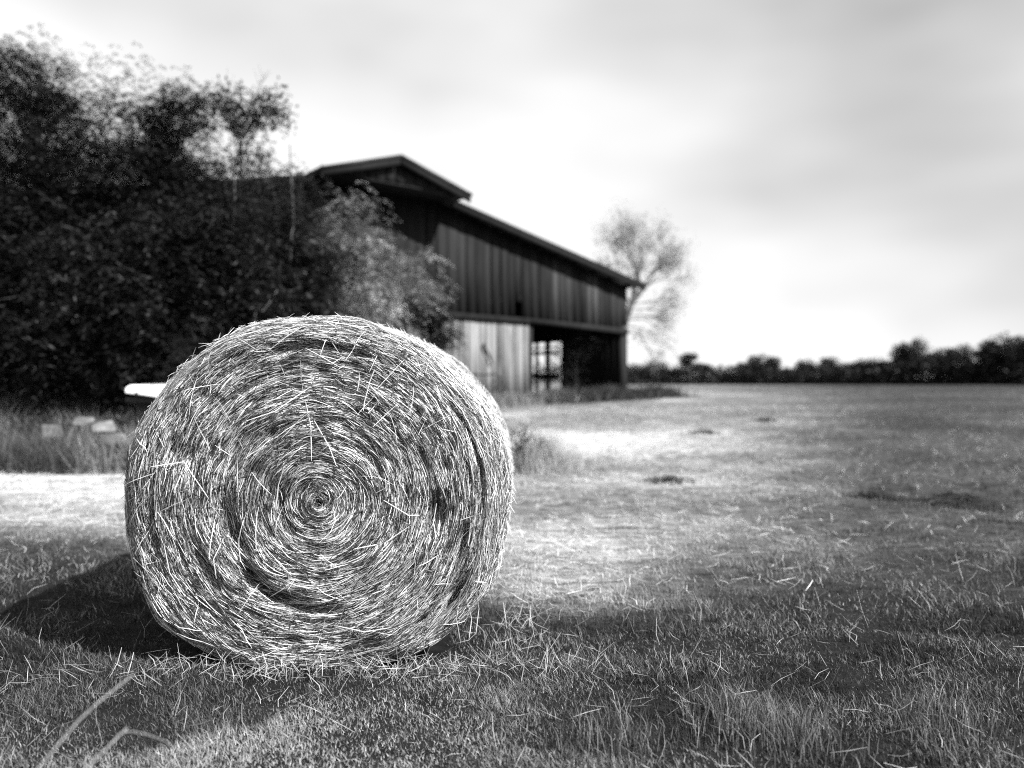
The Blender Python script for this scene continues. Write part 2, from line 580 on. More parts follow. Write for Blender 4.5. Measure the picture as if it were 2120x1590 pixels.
def wall_board(name, t0, t1, zb0, zb1, zt0, zt1, s, th, mat, parent=None, normal_axis='t', label=None):
    """a plank in barn coordinates, its outline t0..t1 x z, thickness th into the barn from s. own origin so grain varies"""
    if normal_axis == 't':
        f = lambda t, ss, z: WP(t, ss, z)
    else:
        f = lambda t, ss, z: WP(ss, t, z)
    V = [f(t0, s, zb0), f(t1, s, zb1), f(t1, s, zt1), f(t0, s, zt0), f(t0, s + th, zb0), f(t1, s + th, zb1), f(t1, s + th, zt1), f(t0, s + th, zt0)]
    V = np.array(V)
    o = V.mean(0)
    ang = math.atan2(-D[1], -D[0])
    c, si = math.cos(-ang), math.sin(-ang)
    W = V - o
    W = np.column_stack([W[:, 0] * c - W[:, 1] * si, W[:, 0] * si + W[:, 1] * c, W[:, 2]])
    ob = mesh_np(name, W, BOXQ, None, mat, None, parent or barn)
    ob.location = tuple(o + np.array(BI)) if parent is None else tuple(o)
    ob.rotation_euler = (0, 0, ang)
    if label: ob["label"] = label
    return ob


rb = random.Random(5)
# beam line above the door and the pale boards
tb0, zb0 = wall_tz(905, 648); tb1, zb1 = wall_tz(1098, 664); tb2, zb2 = wall_tz(1290, 684)
beam_z = lambda t: float(np.interp(t, [tb2, tb1, tb0, 17], [zb2, zb1, zb0, zb0 + .1]))
t_door = wall_tz(1098, 700)[0]

t_notch = wall_tz(1075, 640)[0]
# upper wall boards
t = 0.0
k = 0
while t < W_ALL - .05:
    w = rb.uniform(.24, .36); t1 = min(t + w, W_ALL)
    zt0 = roof_z(t) - .02; zt1 = roof_z(t1) - .02
    if abs(zt0 - zt1) > .3: zt0 = zt1 = min(zt0, zt1)
    bot = beam_z(t) - .05 + rb.uniform(-.05, .03)
    gap = rb.choice([.004, .008, .014, .025, .045])
    if t < t_notch < t1: bot += .62
    elif rb.random() < .07: bot += rb.uniform(.1, .3)
    wall_board("wall_board", t + gap, t1 - .003, bot, bot + rb.uniform(-.02, .02), zt0, zt1, rb.uniform(-.016, .016), .025, M_MIDWOOD if rb.random() < .16 else M_DARKWOOD)
    t = t1
# lower boards left of the door: pale
t = t_door
while t < W_ALL - .05:
    w = rb.uniform(.15, .23); t1 = min(t + w, W_ALL)
    g0 = gz(*WP(t, 0, 0)[:2]) + rb.uniform(-.05, .10)
    gap = rb.choice([.006, .010, .02, .035])
    wall_board("door_board", t + gap, t1 - .002, g0, g0 + rb.uniform(-.02, .02), beam_z(t) - .1, beam_z(t1) - .1, rb.uniform(.03, .05), .025, M_PALEWOOD if t < 13 else M_DARKWOOD)
    t = t1
# beam over the boards (drip board), door jambs, corner post
wall_board("beam", tb1 + .02, W_ALL, beam_z(tb1) - .08, beam_z(17) - .08, beam_z(tb1) + .07, beam_z(17) + .07, -.055, .04, M_DARKWOOD)
wall_board("beam", .02, tb1, beam_z(0) - .12, beam_z(tb1) - .08, beam_z(0) + .06, beam_z(tb1) + .07, -.053, .04, M_DARKWOOD)
wall_board("door_post", t_door - .16, t_door - .01, zg0 - .2, zg0 - .2, beam_z(t_door) - .07, beam_z(t_door) - .07, .08, .15, M_DARKWOOD)
wall_board("corner_post", .0, .26, zg0 - .3, zg0 - .3, beam_z(0) - .1, beam_z(0.2) - .1, .03, .24, M_DARKWOOD)
# diagonal loose plank hanging on the pale boards
ta, za = wall_tz(1000, 712); tb, zb = wall_tz(1018, 753)
sg = [WP(ta, -.03, za), WP(tb, -.05, zb)]
V, Q = tubes([(sg[0] + BI, sg[1] + BI, .045, .03)], 4)
o = mesh_np("loose_plank", V, Q, None, M_DARKWOOD, None, barn); o["label"] = "dark loose plank hanging aslant on the pale boards"

# right side wall (its inner face shows through the doorway), with an opening
s0, s1 = 3.35, 5.0
side_top = z_e - .06


def side_pt(px, py):
    k = (px - HX) / F
    s = (Cx - k * Cy) / (-NB[0] + k * NB[1])
    return s, CH - (py - HY) / F * (Cy + NB[1] * s)


s_a, z_a = side_pt(1163, 708); s_b, z_b = side_pt(1103, 708)
s_m, z_m = side_pt(1138, 772); zl = gz(*WP(0, s_a, 0)[:2])
s = .26
while s < DEPTH:
    w = rb.uniform(.24, .34); e = min(s + w, DEPTH)
    if s < s_a < e: e = s_a
    if s_a - 1e-6 <= s < s_b - 1e-6:
        if e > s_b: e = s_b
        wall_board("side_board", s + .002, e - .002, z_a, z_a, side_top, side_top, .0, .025, M_INWOOD, None, 's')
    else:
        wall_board("side_board", s + .002, e - .002, zl - .3, zl - .3, side_top, side_top, .0, .025, M_INWOOD, None, 's')
    s = e
# framing in the opening
wall_board("window_post", s_m - .09, s_m + .09, zl - .2, zl - .2, z_a + .1, z_a + .1, .03, .12, M_INWOOD, None, 's')
s_p = side_pt(1115, 772)[0]
wall_board("window_post", s_p - .05, s_p + .05, zl - .2, zl - .2, z_a + .1, z_a + .1, .03, .10, M_INWOOD, None, 's')
zr = side_pt(1130, 779)[1]
wall_board("window_rail", s_a - .1, s_b + .1, zr - .10, zr - .10, zr + .10, zr + .10, .155, .05, M_INWOOD, None, 's')
zr = side_pt(1130, 732)[1]
wall_board("window_rail", s_a - .1, s_b + .1, zr - .05, zr - .04, zr + .06, zr + .07, .155, .05, M_INWOOD, None, 's')
zr = side_pt(1140, 720)[1]
wall_board("window_rail", s_a - .1, s_b + .1, zr - .01, zr - .06, zr + .05, zr + .0, .21, .04, M_INWOOD, None, 's')

# back and left walls close the barn
for nm, a, bb, ax, sv in (("back_wall", 0, W_ALL, 't', DEPTH), ("left_wall", 0, DEPTH, 's', W_ALL)):
    if ax == 't':
        for (u0, u1) in ((0, t_ls), (t_ls, T_R), (T_R, W_ALL - t_ls), (W_ALL - t_ls, W_ALL)):
            e = 1e-3
            wall_board(nm, u0, u1, zg0 - .4, zg0 - .4, roof_z(u0 + e) - .03, roof_z(u1 - e) - .03, sv, .05, M_INWOOD, None, 't')
    else:
        wall_board(nm, .05, DEPTH, zg0 - .6, zg0 - .6, side_top, side_top, sv - .06, .05, M_INWOOD, None, 's')


def slab(name, t0, z0, t1, z1, sa, sb, th, mat, label=None):
    V = [WP(t0, sa, z0), WP(t1, sa, z1), WP(t1, sa, z1 + th), WP(t0, sa, z0 + th), WP(t0, sb, z0), WP(t1, sb, z1), WP(t1, sb, z1 + th), WP(t0, sb, z0 + th)]
    o = bobj(name, V, BOXQ, None, mat)
    if label: o["label"] = label
    return o


OV = .45
sl = (z_ls - z_e) / (t_ls - t_e)
sm_ = (z_r - z_me) / (t_r - t_me)
slab("lean_to_roof", -.42, z_e - .42 * sl, t_ls + .5, z_ls + .5 * sl, -OV, DEPTH + .4, .07, M_ROOF)
slab("lean_to_roof", W_ALL + .42, z_e - .42 * sl, W_ALL - t_ls - .5, z_ls + .5 * sl, -OV, DEPTH + .4, .07, M_ROOF)
HO = 1.0
slab("centre_roof", t_me - .25, z_me - .25 * sm_, T_R - .01, z_r, -HO - .25, DEPTH + .5, .08, M_ROOF)
slab("centre_roof", W_ALL - t_me + .25, z_me - .25 * sm_, T_R + .01, z_r, -HO - .25, DEPTH + .5, .08, M_ROOF)
slab("rake_board", -.40, z_e - .40 * sl - .16, t_ls + .1, z_ls + .1 * sl - .16, -OV + .02, -OV + .06, .155, M_INWOOD)
slab("rake_board", t_me - .22, z_me - .22 * sm_ - .17, T_R - .02, z_r - .17, -HO - .22, -HO - .18, .165, M_INWOOD)
slab("rake_board", W_ALL - t_me + .22, z_me - .22 * sm_ - .17, T_R + .02, z_r - .17, -HO - .22, -HO - .18, .165, M_INWOOD)
# projecting hood gable boards and its floor
hood_b = z_me - .02
t = t_me
while t < W_ALL - t_me - .01:
    t1 = min(t + rb.uniform(.26, .34), W_ALL - t_me)
    wall_board("hood_board", t + .004, t1 - .003, hood_b, hood_b, max(roof_z(t) - .02, hood_b + .02), max(roof_z(t1) - .02, hood_b + .02), -HO + rb.uniform(-.008, .008), .025, M_DARKWOOD)
    t = t1
slab("hood_floor", t_me, hood_b - .04, W_ALL - t_me, hood_b - .04, -HO, -.04, .035, M_DARKWOOD)
# clerestory side walls
for tt in (t_ls + .02, W_ALL - t_ls - .06):
    wall_board("clerestory_wall", .03, DEPTH - .03, z_ls - .4, z_ls - .4, z_me + .1, z_me + .1, tt, .04, M_DARKWOOD, None, 's')
# rafters under the lean-to eave at the front overhang
for k in range(10):
    tt = .3 + k * (t_ls - .5) / 9
    zz = roof_z(tt) - .11
    wall_board("rafter_end", tt - .04, tt + .04, zz - .04, zz - .04, zz + .09, zz + .09, -OV + .07, OV - .1, M_DARKWOOD)
# earth floor
fl = [WP(.03, .05, zg0 + .03), WP(W_ALL - .1, .05, zg0 + .03), WP(W_ALL - .1, DEPTH, zg0 + .03), WP(.03, DEPTH, zg0 + .03)]
fl += [p - np.array([0, 0, .5]) for p in fl]
bobj("floor", fl, BOXQ, None, M_DIRT)
# inside posts, dim
for (tt, ss) in ((2.3, 6), (4.4, 6), (6.5, 6), (2.3, 10), (4.4, 10)):
    wall_board("inside_post", tt - .09, tt + .09, zg0, zg0, z_e + .1, z_e + .1, ss, .18, M_INWOOD)


# ------------------------------------------------------------------ hay bale
BX, BY0, BZ = -0.943, 3.62, 0.805
BR, BLEN = 0.915, 1.45
bale = thing("hay_bale", "large round hay bale with its spiral end showing, resting in the mown grass", "hay bale", (BX, BY0, 0))


def bale_r(th):
    """outline radius over angle (0 = right, pi/2 = up); sagging on the ground"""
    c, s_ = np.cos(th), np.sin(th)
    e = np.where(s_ < 0, 2.5, 2.0)
    rx, rzu, rzd = BR, .85, .835
    rz = np.where(s_ < 0, rzd, rzu)
    r = (np.abs(c / rx) ** e + np.abs(s_ / rz) ** e) ** (-1 / e)
    return r * (1 + .008 * np.sin(3 * th + 1) + .006 * np.sin(7 * th) + .004 * np.sin(13 * th + 2))


# hollows in the end: (photo px, py, radial spread, angular spread, depth)
HOLES = [(650, 868, .035, .09, .05), (892, 1055, .05, .14, .07), (470, 1085, .05, .34, .06), (560, 1225, .04, .30, .06), (660, 775, .04, .10, .05),
         (760, 945, .02, .14, .05), (700, 1280, .025, .5, .035), (1005, 1120, .03, .38, .05), (940, 1225, .04, .12, .06), (600, 1325, .03, .07, .05),
         (395, 985, .03, .12, .03), (820, 1190, .03, .30, .04), (640, 715, .025, .35, .045), (660, 1035, .05, .7, .02), (960, 870, .022, .40, .045),
         (860, 1290, .03, .25, .03), (560, 890, .03, .16, .03), (420, 900, .03, .25, .025), (500, 800, .02, .3, .03), (965, 850, .018, .16, .06), (1000, 960, .02, .16, .07), (1012, 1070, .02, .16, .07), (430, 1180, .03, .2, .05), (510, 1180, .03, .2, .05), (640, 1255, .025, .3, .05)]
rh = np.random.default_rng(5)
for _ in range(150):
    HOLES.append((rh.uniform(300, 1030), rh.uniform(690, 1370), rh.uniform(.006, .02), rh.uniform(.02, .09), rh.uniform(.015, .045)))
hp = []
for (hx, hy, a, bb, dp) in HOLES:
    X = (hx - HX) / F * BY0 - BX; Z = CH - (hy - HY) / F * BY0 - BZ
    hp.append((math.hypot(X, Z), math.atan2(Z, X), a, bb * (.9 if len(hp) < 25 else .8), dp * (.95 if len(hp) < 25 else .8)))


def face_depth(r, th):
    """outward displacement of the end face (towards the viewer)"""
    R = bale_r(th)
    q = r / R
    spiral = np.sin(2 * np.pi * (r / .085) + th + 2.5 * fnoise(np.cos(th) * 2 + 9, np.sin(th) * 2 + r * 5, 2))
    d = .004 * spiral * smooth(.0, .25, fnoise(np.cos(th) * r * 3, np.sin(th) * r * 3 + 60, 2) - .3) + .05 * (1 - q ** 2)
    d = d + .06 * (fnoise(np.cos(th) * r * 5 + 20, np.sin(th) * r * 5 + 20, 3) - .5)
    d = d + .024 * (fnoise(th * 3 + 50, r * 24 + th * .4, 3) - .5)
    for (hr, ht, a, bb, dp) in hp:
        dt = np.angle(np.exp(1j * (th - ht)))
        d = d - dp * np.exp(-((r - hr) / a) ** 2 - (dt / bb) ** 2)
    d = d - .12 * np.clip((q - .88) / .12, 0, 1) ** 2.2 * (1 - .6 * np.clip(-np.sin(th), 0, 1))
    return d


def bale_surface(q, th, v):
    """q radius share (face), v>0 : distance back along the drum side. returns world-ish local points"""
    R = bale_r(th)
    r = q * R
    d = face_depth(r, th)
    rad = np.where(v > 0, R + .012 * np.sin(v * 22 + 3 * np.sin(th * 2)) + .03 * (fnoise(th * 5, v * 7 + 3, 3) - .5), r)
    y = np.where(v > 0, .12 - .05 + v, -d)
    return np.stack([rad * np.cos(th), y, rad * np.sin(th) + BZ], -1)


# core: face disc + drum
nth, nr, nv = 220, 60, 16
th = np.linspace(0, 2 * np.pi, nth, endpoint=False)
rows = []
for q in np.linspace(.004, 1, nr):
    p = bale_surface(np.full(nth, q * .985), th, np.zeros(nth))
    p[:, 1] += .028
    rows.append(p)
for v in np.linspace(.03, BLEN, nv):
    p = bale_surface(np.full(nth, 1.0), th, np.full(nth, v))
    p[:, 0] *= .975; p[:, 2] = BZ + (p[:, 2] - BZ) * .975
    rows.append(p)
rows.append(np.column_stack([np.cos(th) * .01, np.full(nth, BLEN + .07), np.full(nth, BZ)]))
V = np.concatenate(rows)
nrow = len(rows)
a_ = (np.arange(nrow - 1)[:, None] * nth + np.arange(nth)[None])
b_ = (np.arange(nrow - 1)[:, None] * nth + (np.arange(nth)[None] + 1) % nth)
Q = np.stack([a_, b_, b_ + nth, a_ + nth], -1).reshape(-1, 4)
mesh_np("packed_core", V, Q, None, M_CORE, None, bale, True)


def face_straws(N, r_, dmin, dmax, len_lo, len_hi, w_lo, w_hi, jit, tone_lo, tone_hi, K=3, lift=0.0):
    q = np.sqrt(r_.uniform(.0004, 1, N)); th = r_.uniform(0, 2 * np.pi, N)
    # thin out in the hollows
    R = bale_r(th); rr = q * R
    keep = np.ones(N)
    for (hr, ht, a, bb, dp) in hp:
        dt = np.angle(np.exp(1j * (th - ht)))
        keep -= min(.8, dp * 13) * np.exp(-((rr - hr) / a) ** 2 - (dt / bb) ** 2)
    m = r_.random(N) < keep
    q, th = q[m], th[m]; N = len(q)
    L = r_.uniform(len_lo, len_hi, N)
    ang = r_.normal(0, jit, N)
    wild = r_.random(N) < .035
    ang[wild] += r_.normal(0, .7, wild.sum())
    R = bale_r(th); r0 = q * R
    s = (np.linspace(-.5, .5, K))[None] * L[:, None]
    curv = r_.normal(0, .5, N)[:, None] * s ** 2
    rad = np.abs(r0[:, None] + s * np.sin(ang)[:, None] + curv)
    tt = th[:, None] + s * np.cos(ang)[:, None] / np.maximum(r0, .06)[:, None]
    RR = bale_r(tt)
    over = rad > RR * .995
    rad = np.minimum(rad, RR * .995)
    d0 = r_.uniform(dmin, dmax, N)[:, None] + s * r_.normal(0, .05, N)[:, None]
    d = face_depth(rad, tt) + d0 + lift * np.abs(s) / np.maximum(L[:, None], .01)
    off = .05 * np.clip(1 - (rad / RR) ** 1.5, 0, 1)
    P = np.stack([rad * np.cos(tt) + off, -d, rad * np.sin(tt) + BZ - off * .35], -1)
    tan = unit(np.gradient(P, axis=1))
    roll = r_.normal(0, .7, N)[:, None, None]
    nr_ = np.broadcast_to(np.array([0, -1.0, 0]), P.shape)
    side = unit(np.cross(tan, nr_)); nn = np.cross(side, tan)
    side2 = side * np.cos(roll) + nn * np.sin(roll)
    n2 = np.cross(side2, tan)
    w = r_.uniform(w_lo, w_hi, N)
    Vv, Qq = folded_strips(P, side2, n2, w, .22)
    patch = fnoise(np.cos(th) * r0 * 4 + 70, np.sin(th) * r0 * 4 + 7, 3) * .6 + .4 * fnoise(th * 5, r0 * 14 + 3, 3)
    tone = r_.uniform(tone_lo, tone_hi, N) * (.1 + 1.8 * patch)
    tone = np.where(r_.random(N) < .15, tone * .35, tone)
    return Vv, Qq, np.repeat(np.clip(tone, .01, .85), K * 3)


def side_straws(N, r_, v0, v1):
    K = 3
    th = r_.uniform(0, 2 * np.pi, N); v = v0 + (v1 - v0) * r_.random(N)
    L = r_.uniform(.06, .24, N); ang = r_.normal(0, .2, N)
    wild = r_.random(N) < .05
    ang[wild] += r_.normal(0, .7, wild.sum())
    s = (np.linspace(-.5, .5, K))[None] * L[:, None]
    tt = th[:, None] + s * np.cos(ang)[:, None] / BR
    vv = np.clip(v[:, None] + s * np.sin(ang)[:, None], -.2, BLEN)
    d0 = r_.uniform(-.014, .010, N)[:, None] + s * r_.normal(0, .03, N)[:, None]
    front = np.clip((.06 - vv) / .16, 0, 1)
    q = np.maximum(1 - .11 * front ** 1.5, .85)
    R = bale_r(tt)
    R = R + np.where(vv > 0, .012 * np.sin(vv * 22 + 3 * np.sin(tt * 2)) + .03 * (fnoise(tt * 5, vv * 7 + 3, 3) - .5), 0)
    rad = R * q + d0
    y = np.where(vv > 0, .07 + vv, .07 - .16 * front * .5 + d0 * -.5)
    P = np.stack([rad * np.cos(tt), y, rad * np.sin(tt) + BZ], -1)
    tan = unit(np.gradient(P, axis=1))
    out = np.stack([np.cos(tt), -.5 * front, np.sin(tt)], -1)
    out = unit(out)
    side = unit(np.cross(tan, out)); nn = np.cross(side, tan)
    roll = r_.normal(0, .6, N)[:, None, None]
    side2 = side * np.cos(roll) + nn * np.sin(roll); n2 = np.cross(side2, tan)
    Vv, Qq = folded_strips(P, side2, n2, r_.uniform(.0018, .0040, N), .22)
    tone = r_.uniform(.15, .75, N); tone = np.where(r_.random(N) < .35, tone * .25, tone)
    return Vv, Qq, np.repeat(tone, K * 3)


rs = np.random.default_rng(21)
parts = [face_straws(12000, rs, -.028, -.006, .05, .24, .0025, .005, .16, .02, .10),
         face_straws(24000, rs, -.014, .006, .04, .20, .0018, .0038, .18, .05, .36),
         face_straws(15000, rs, .0, .012, .012, .05, .002, .006, .7, .01, .07, 3),
         face_straws(17000, rs, -.008, .012, .03, .14, .0013, .0030, .15, .3, .85, 4)]
V, Q, tn = join(parts)
o = mesh_np("wound_straw", V, Q, None, M_STRAW, {"tone": tn}, bale); o["kind"] = "stuff"
parts = [side_straws(20000, rs, -.1, .25), side_straws(9000, rs, .1, BLEN)]
V, Q, tn = join(parts)
o = mesh_np("drum_straw", V, Q, None, M_STRAW, {"tone": tn}, bale); o["kind"] = "stuff"
# frayed ends sticking out
parts = [face_straws(160, rs, .008, .02, .05, .2, .002, .0035, .8, .55, .85, 4, .03)]
V, Q, tn = join(parts)
o = mesh_np("frayed_straw", V, Q, None, M_STRAW, {"tone": tn}, bale); o["kind"] = "stuff"
# fuzz round the outline
N = 5000
th = rs.uniform(-.5, np.pi + .5, N); v = rs.uniform(0, .9, N)
R = bale_r(th)
p0 = np.stack([R * np.cos(th), .08 + v, R * np.sin(th) + BZ], -1)
sg = rs.choice([-1, 1], N)
dr = unit(np.stack([-np.sin(th) * sg, rs.normal(0, .4, N), np.cos(th) * sg], -1) + np.stack([np.cos(th), 0 * th, np.sin(th)], -1) * rs.uniform(.05, .8, N)[:, None])
L = rs.uniform(.015, .07, N)
s = np.linspace(0, 1, 4)
P = p0[:, None] + dr[:, None] * (L[:, None] * s)[..., None]
P[..., 2] -= (s ** 2)[None] * rs.uniform(0, .02, N)[:, None]
tan = unit(np.gradient(P, axis=1)); sd = unit(np.cross(tan, np.array([.3, -1.0, .2]))); nn = np.cross(sd, tan)
V, Q = folded_strips(P, sd, nn, rs.uniform(.0012, .0024, N), .2)
o = mesh_np("edge_fuzz", V, Q, None, M_STRAW, {"tone": np.repeat(rs.uniform(.4, .8, N), 12)}, bale); o["kind"] = "stuff"


def bent_straw(pts, w=.006, tone=.8, name="straw", parent=None, off=None, mat=None):
    P = np.array(pts, float)[None]
    tan = unit(np.gradient(P, axis=1)); sd = unit(np.cross(tan, np.array([0.1, -1.0, .15]))); nn = np.cross(sd, tan)
    V, Q = folded_strips(P, sd, nn, np.array([w]), .25)
    return mesh_np(name, V, Q, None, mat or M_STRAW, {"tone": np.full(len(V), tone)}, parent)


def on_face(px, py, lift=.03):
    X = (px - HX) / F * BY0 - BX; Z = CH - (py - HY) / F * BY0
    r = math.hypot(X, Z - BZ); t_ = math.atan2(Z - BZ, X)
    return (X, -float(face_depth(np.array(r), np.array(t_))) - lift, Z)


for pts in ([(322, 964), (385, 955), (412, 985), (442, 1028)], [(640, 830), (650, 880), (655, 950)], [(655, 870), (690, 920), (705, 960)],
            [(780, 765), (770, 790), (760, 830), (758, 850)], [(560, 1235), (590, 1215), (620, 1190)], [(800, 1030), (850, 1062), (872, 1064)],
            [(430, 905), (425, 925), (440, 930), (438, 905)], [(905, 1040), (898, 1080), (905, 1110)], [(470, 1110), (455, 1150), (460, 1190)],
            [(965, 1230), (975, 1290), (970, 1330)], [(955, 1220), (945, 1280), (952, 1340)], [(985, 1215), (990, 1270), (984, 1322)],
            [(700, 1290), (760, 1300), (815, 1290)], [(520, 870), (580, 850), (650, 800)], [(600, 960), (585, 1000), (580, 1050)],
            [(350, 1120), (362, 1180), (392, 1230)], [(880, 800), (905, 830), (925, 872)], [(740, 1130), (800, 1120), (850, 1085)]):
    P = [on_face(a, bb) for a, bb in pts]
    P = [np.array(p) for p in P]
    fine = []
    for i in range(len(P) - 1):
        for k in range(3): fine.append(P[i] + (P[i + 1] - P[i]) * k / 3)
    fine.append(P[-1])
    bent_straw(fine, .0042, random.uniform(.45, .75), "straw", bale)


# ------------------------------------------------------------------ grass of the field
def scatter_wedge(n, y0, y1, umax, r_, power=1.0):
    y = (y0 ** power + (y1 ** power - y0 ** power) * r_.random(n)) ** (1 / power)
    u = r_.uniform(-umax, umax, n)
    return np.column_stack([u * y, y])


def not_under_bale(xy):
    x, y = xy[:, 0] - BX, xy[:, 1] - BY0
    return ~((np.abs(x) < .62) & (y > .05) & (y < BLEN))


rg = np.random.default_rng(33)
chunks = []
for (n_, y0, y1, hlo, hhi, wlo, whi) in ((46000, 2.45, 3.75, .015, .055, .0020, .0042), (165000, 2.2, 4.2, .016, .05, .0020, .0046), (140000, 4.2, 8.5, .02, .065, .0022, .0055), (48000, 8.5, 20, .03, .08, .006, .013), (24000, 20, 60, .04, .09, .015, .03)):
    xy = scatter_wedge(n_, y0, y1, .74, rg, 1.4)
    if y0 == 2.45: xy = np.column_stack([rg.uniform(-2.1, .7, n_), rg.uniform(y0, y1, n_)])
    xy = xy[not_under_bale(xy)]
    d = dry_vignette(xy[:, 0], xy[:, 1])
    clump = fnoise(xy[:, 0] * 3.1 + 5, xy[:, 1] * 3.1, 3)
    keep = rg.random(len(xy)) < np.clip((1.15 - .5 * d) * (.72 + .7 * clump), 0, 1)
    xy, d, clump = xy[keep], d[keep], clump[keep]
    n2 = len(xy)
    h = rg.uniform(hlo, hhi, n2) * (.62 + .9 * smooth(.25, .8, clump)) * (1 - .3 * d)
    foot = np.exp(-np.clip(np.abs(xy[:, 0] + .93) - .7, 0, 9) ** 2 / .02) * smooth(2.95, 3.3, xy[:, 1]) * smooth(4.2, 3.8, xy[:, 1])
    h = h * (1 - (0 if y0 == 2.45 else .45) * foot)
    w = rg.uniform(wlo, whi, n2)
    mix = np.clip(d * 1.15 + rg.normal(0, .10, n2), 0, 1)
    tone = np.where(y1 < 9, .62, .36) * (.006 + .028 * rg.random(n2) ** 2 + np.where(rg.random(n2) < (.26 if y1 < 9 else .08), rg.uniform(.05, .26, n2), 0)) * (1 - mix) + mix * rg.uniform(.2, .62, n2)
    tone = tone * (d + (1 - d) * (.25 + 1.6 * smooth(.33, .66, fnoise(xy[:, 0] * 1.6 + 60, xy[:, 1] * 2.6, 4))))
    if y0 == 2.45: tone = np.maximum(tone, np.where(rg.random(n2) < .45, rg.uniform(.03, .22, n2), .01) * smooth(-2.0, -1.3, xy[:, 0]) * smooth(.7, .2, xy[:, 0]))
    tone = tone * (1 - .5 * np.exp(-((xy[:, 0] + 2.0) / .9) ** 2 - ((xy[:, 1] - 3.5) / .7) ** 2))      # front left corner: shade painted into the blade tone
    hd = 2.6 + rg.normal(0, 1.6, n2) + 1.5 * (fnoise(xy[:, 0] * 1.3, xy[:, 1] * 1.3 + 30, 2) - .5)
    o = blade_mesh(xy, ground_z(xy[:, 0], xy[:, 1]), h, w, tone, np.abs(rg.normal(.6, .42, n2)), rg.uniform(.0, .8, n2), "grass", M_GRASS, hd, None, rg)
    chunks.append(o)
lab = ("thick low grass round the foot of the bale", "short mown grass at the front of the field", "stubble and grass beside and behind the bale", "mown grass in the middle of the field", "mown grass of the far field")
for o, s_ in zip(chunks, lab): tag(o, s_, "grass", None, "stuff")


def lying_straw(n, xy, r_, llo, lhi, wlo, whi, tlo, thi, name, label, zoff=.03, lift=.03, wind=None):
    n = len(xy)
    a = r_.uniform(0, 2 * np.pi, n) if wind is None else r_.normal(wind, .9, n)
    L = r_.uniform(llo, lhi, n)
    s = np.linspace(-.5, .5, 3)
    dx = np.cos(a)[:, None] * L[:, None] * s; dy = np.sin(a)[:, None] * L[:, None] * s
    bend = r_.normal(0, .6, n)[:, None] * (s ** 2)[None] * L[:, None]
    X = xy[:, 0:1] + dx - np.sin(a)[:, None] * bend; Y = xy[:, 1:2] + dy + np.cos(a)[:, None] * bend
    Z = ground_z(X, Y) + zoff * r_.random(n)[:, None] + .006 + r_.normal(0, lift, n)[:, None] * s[None] * 1.2 + .006
    P = np.stack([X, Y, Z], -1)
    tan = unit(np.gradient(P, axis=1)); sd = unit(np.cross(tan, np.array([0, 0, 1.0]) + r_.normal(0, .3, (n, 1, 3)))); nn = np.cross(sd, tan)
    V, Q = folded_strips(P, sd, nn, r_.uniform(wlo, whi, n), .22)
    tone = r_.uniform(tlo, thi, n)
    o = mesh_np(name, V, Q, None, M_STRAW, {"tone": np.repeat(tone, 9)})
    return tag(o, label, "cut hay", None, "stuff")


# dry cut hay strewn on the pale parts
xy = scatter_wedge(80000, 4.3, 22, .74, rg, 1.5); xy = xy[not_under_bale(xy)]
d = dry_vignette(xy[:, 0], xy[:, 1]); k = rg.random(len(xy)) < d ** 1.3 * (.3 + 1.1 * fnoise(xy[:, 0] * 1.8, xy[:, 1] * 3.0 + 8, 3)); xy = xy[k]
lying_straw(0, xy, rg, .04, .15, .0025, .005, .3, .7, "cut_hay", "pale loose cut hay strewn over the middle of the field", .035, .03)
# sparse straws among the green grass at the front
xy = scatter_wedge(1500, 2.3, 6, .74, rg, 1.6); xy = xy[not_under_bale(xy)]
lying_straw(0, xy, rg, .03, .13, .0012, .0024, .15, .5, "loose_straw", "single pale straws lying in the front grass", .07, .06)
# shed straw about the foot of the bale
a = rg.normal(0, 1, (450, 2)); xy = np.column_stack([BX + a[:, 0] * .62 + .15, BY0 - .08 + np.abs(a[:, 1]) * -.09 + .05]); xy = xy[not_under_bale(xy)]
lying_straw(0, xy, rg, .04, .14, .002, .004, .12, .4, "shed_straw", "straw shed in the grass along the foot of the bale", .07, .05)
xy = np.column_stack([rg.normal(.05, .1, 260), rg.uniform(3.6, 5.2, 260)])
lying_straw(0, xy, rg, .04, .13, .0015, .003, .12, .45, "shed_straw", "straw shed beside the right flank of the bale", .1, .08)


def tussocks(name, label, cat, cx, cy, n, rad, hlo, hhi, tlo, thi, seed, w=(.006, .014), kind=None, ry=None, parent=None, group=None):
    r_ = np.random.default_rng(seed)
    xy = np.column_stack([r_.normal(0, rad, n), r_.normal(0, ry or rad, n)])
    fall = np.exp(-.4 * ((xy[:, 0] / rad) ** 2 + (xy[:, 1] / (ry or rad)) ** 2))
    base = gz(cx, cy)
    z = ground_z(xy[:, 0] + cx, xy[:, 1] + cy) - base
    h = r_.uniform(hlo, hhi, n) * (.45 + .65 * fall)
    o = blade_mesh(xy, z, h, r_.uniform(w[0], w[1], n), r_.uniform(tlo, thi, n), np.abs(r_.normal(.25, .2, n)), r_.uniform(.1, .8, n), name, M_GRASS, None, None, r_)
    o.location = (cx, cy, base)
    return tag(o, label, cat, group, kind)


# taller green clumps in the front right
for i, (px, py, lb, nn) in enumerate(((1520, 1500, "tallest grass tuft at the bottom edge, right of the middle", 700), (1640, 1530, "leaning grass tuft at the bottom right of the field", 600),
                                  (1950, 1500, "dark grass tuft near the bottom right corner", 500), (1250, 1540, "thin grass tuft at the bottom edge below the bale's right side", 350))):
    Y = CH * F / (py - HY)
    tussocks("grass_tuft", lb, "grass tuft", (px - HX) / F * Y, Y, nn, .13, .08, .2, .03, .2, 60 + i, (.002, .0045), "stuff")

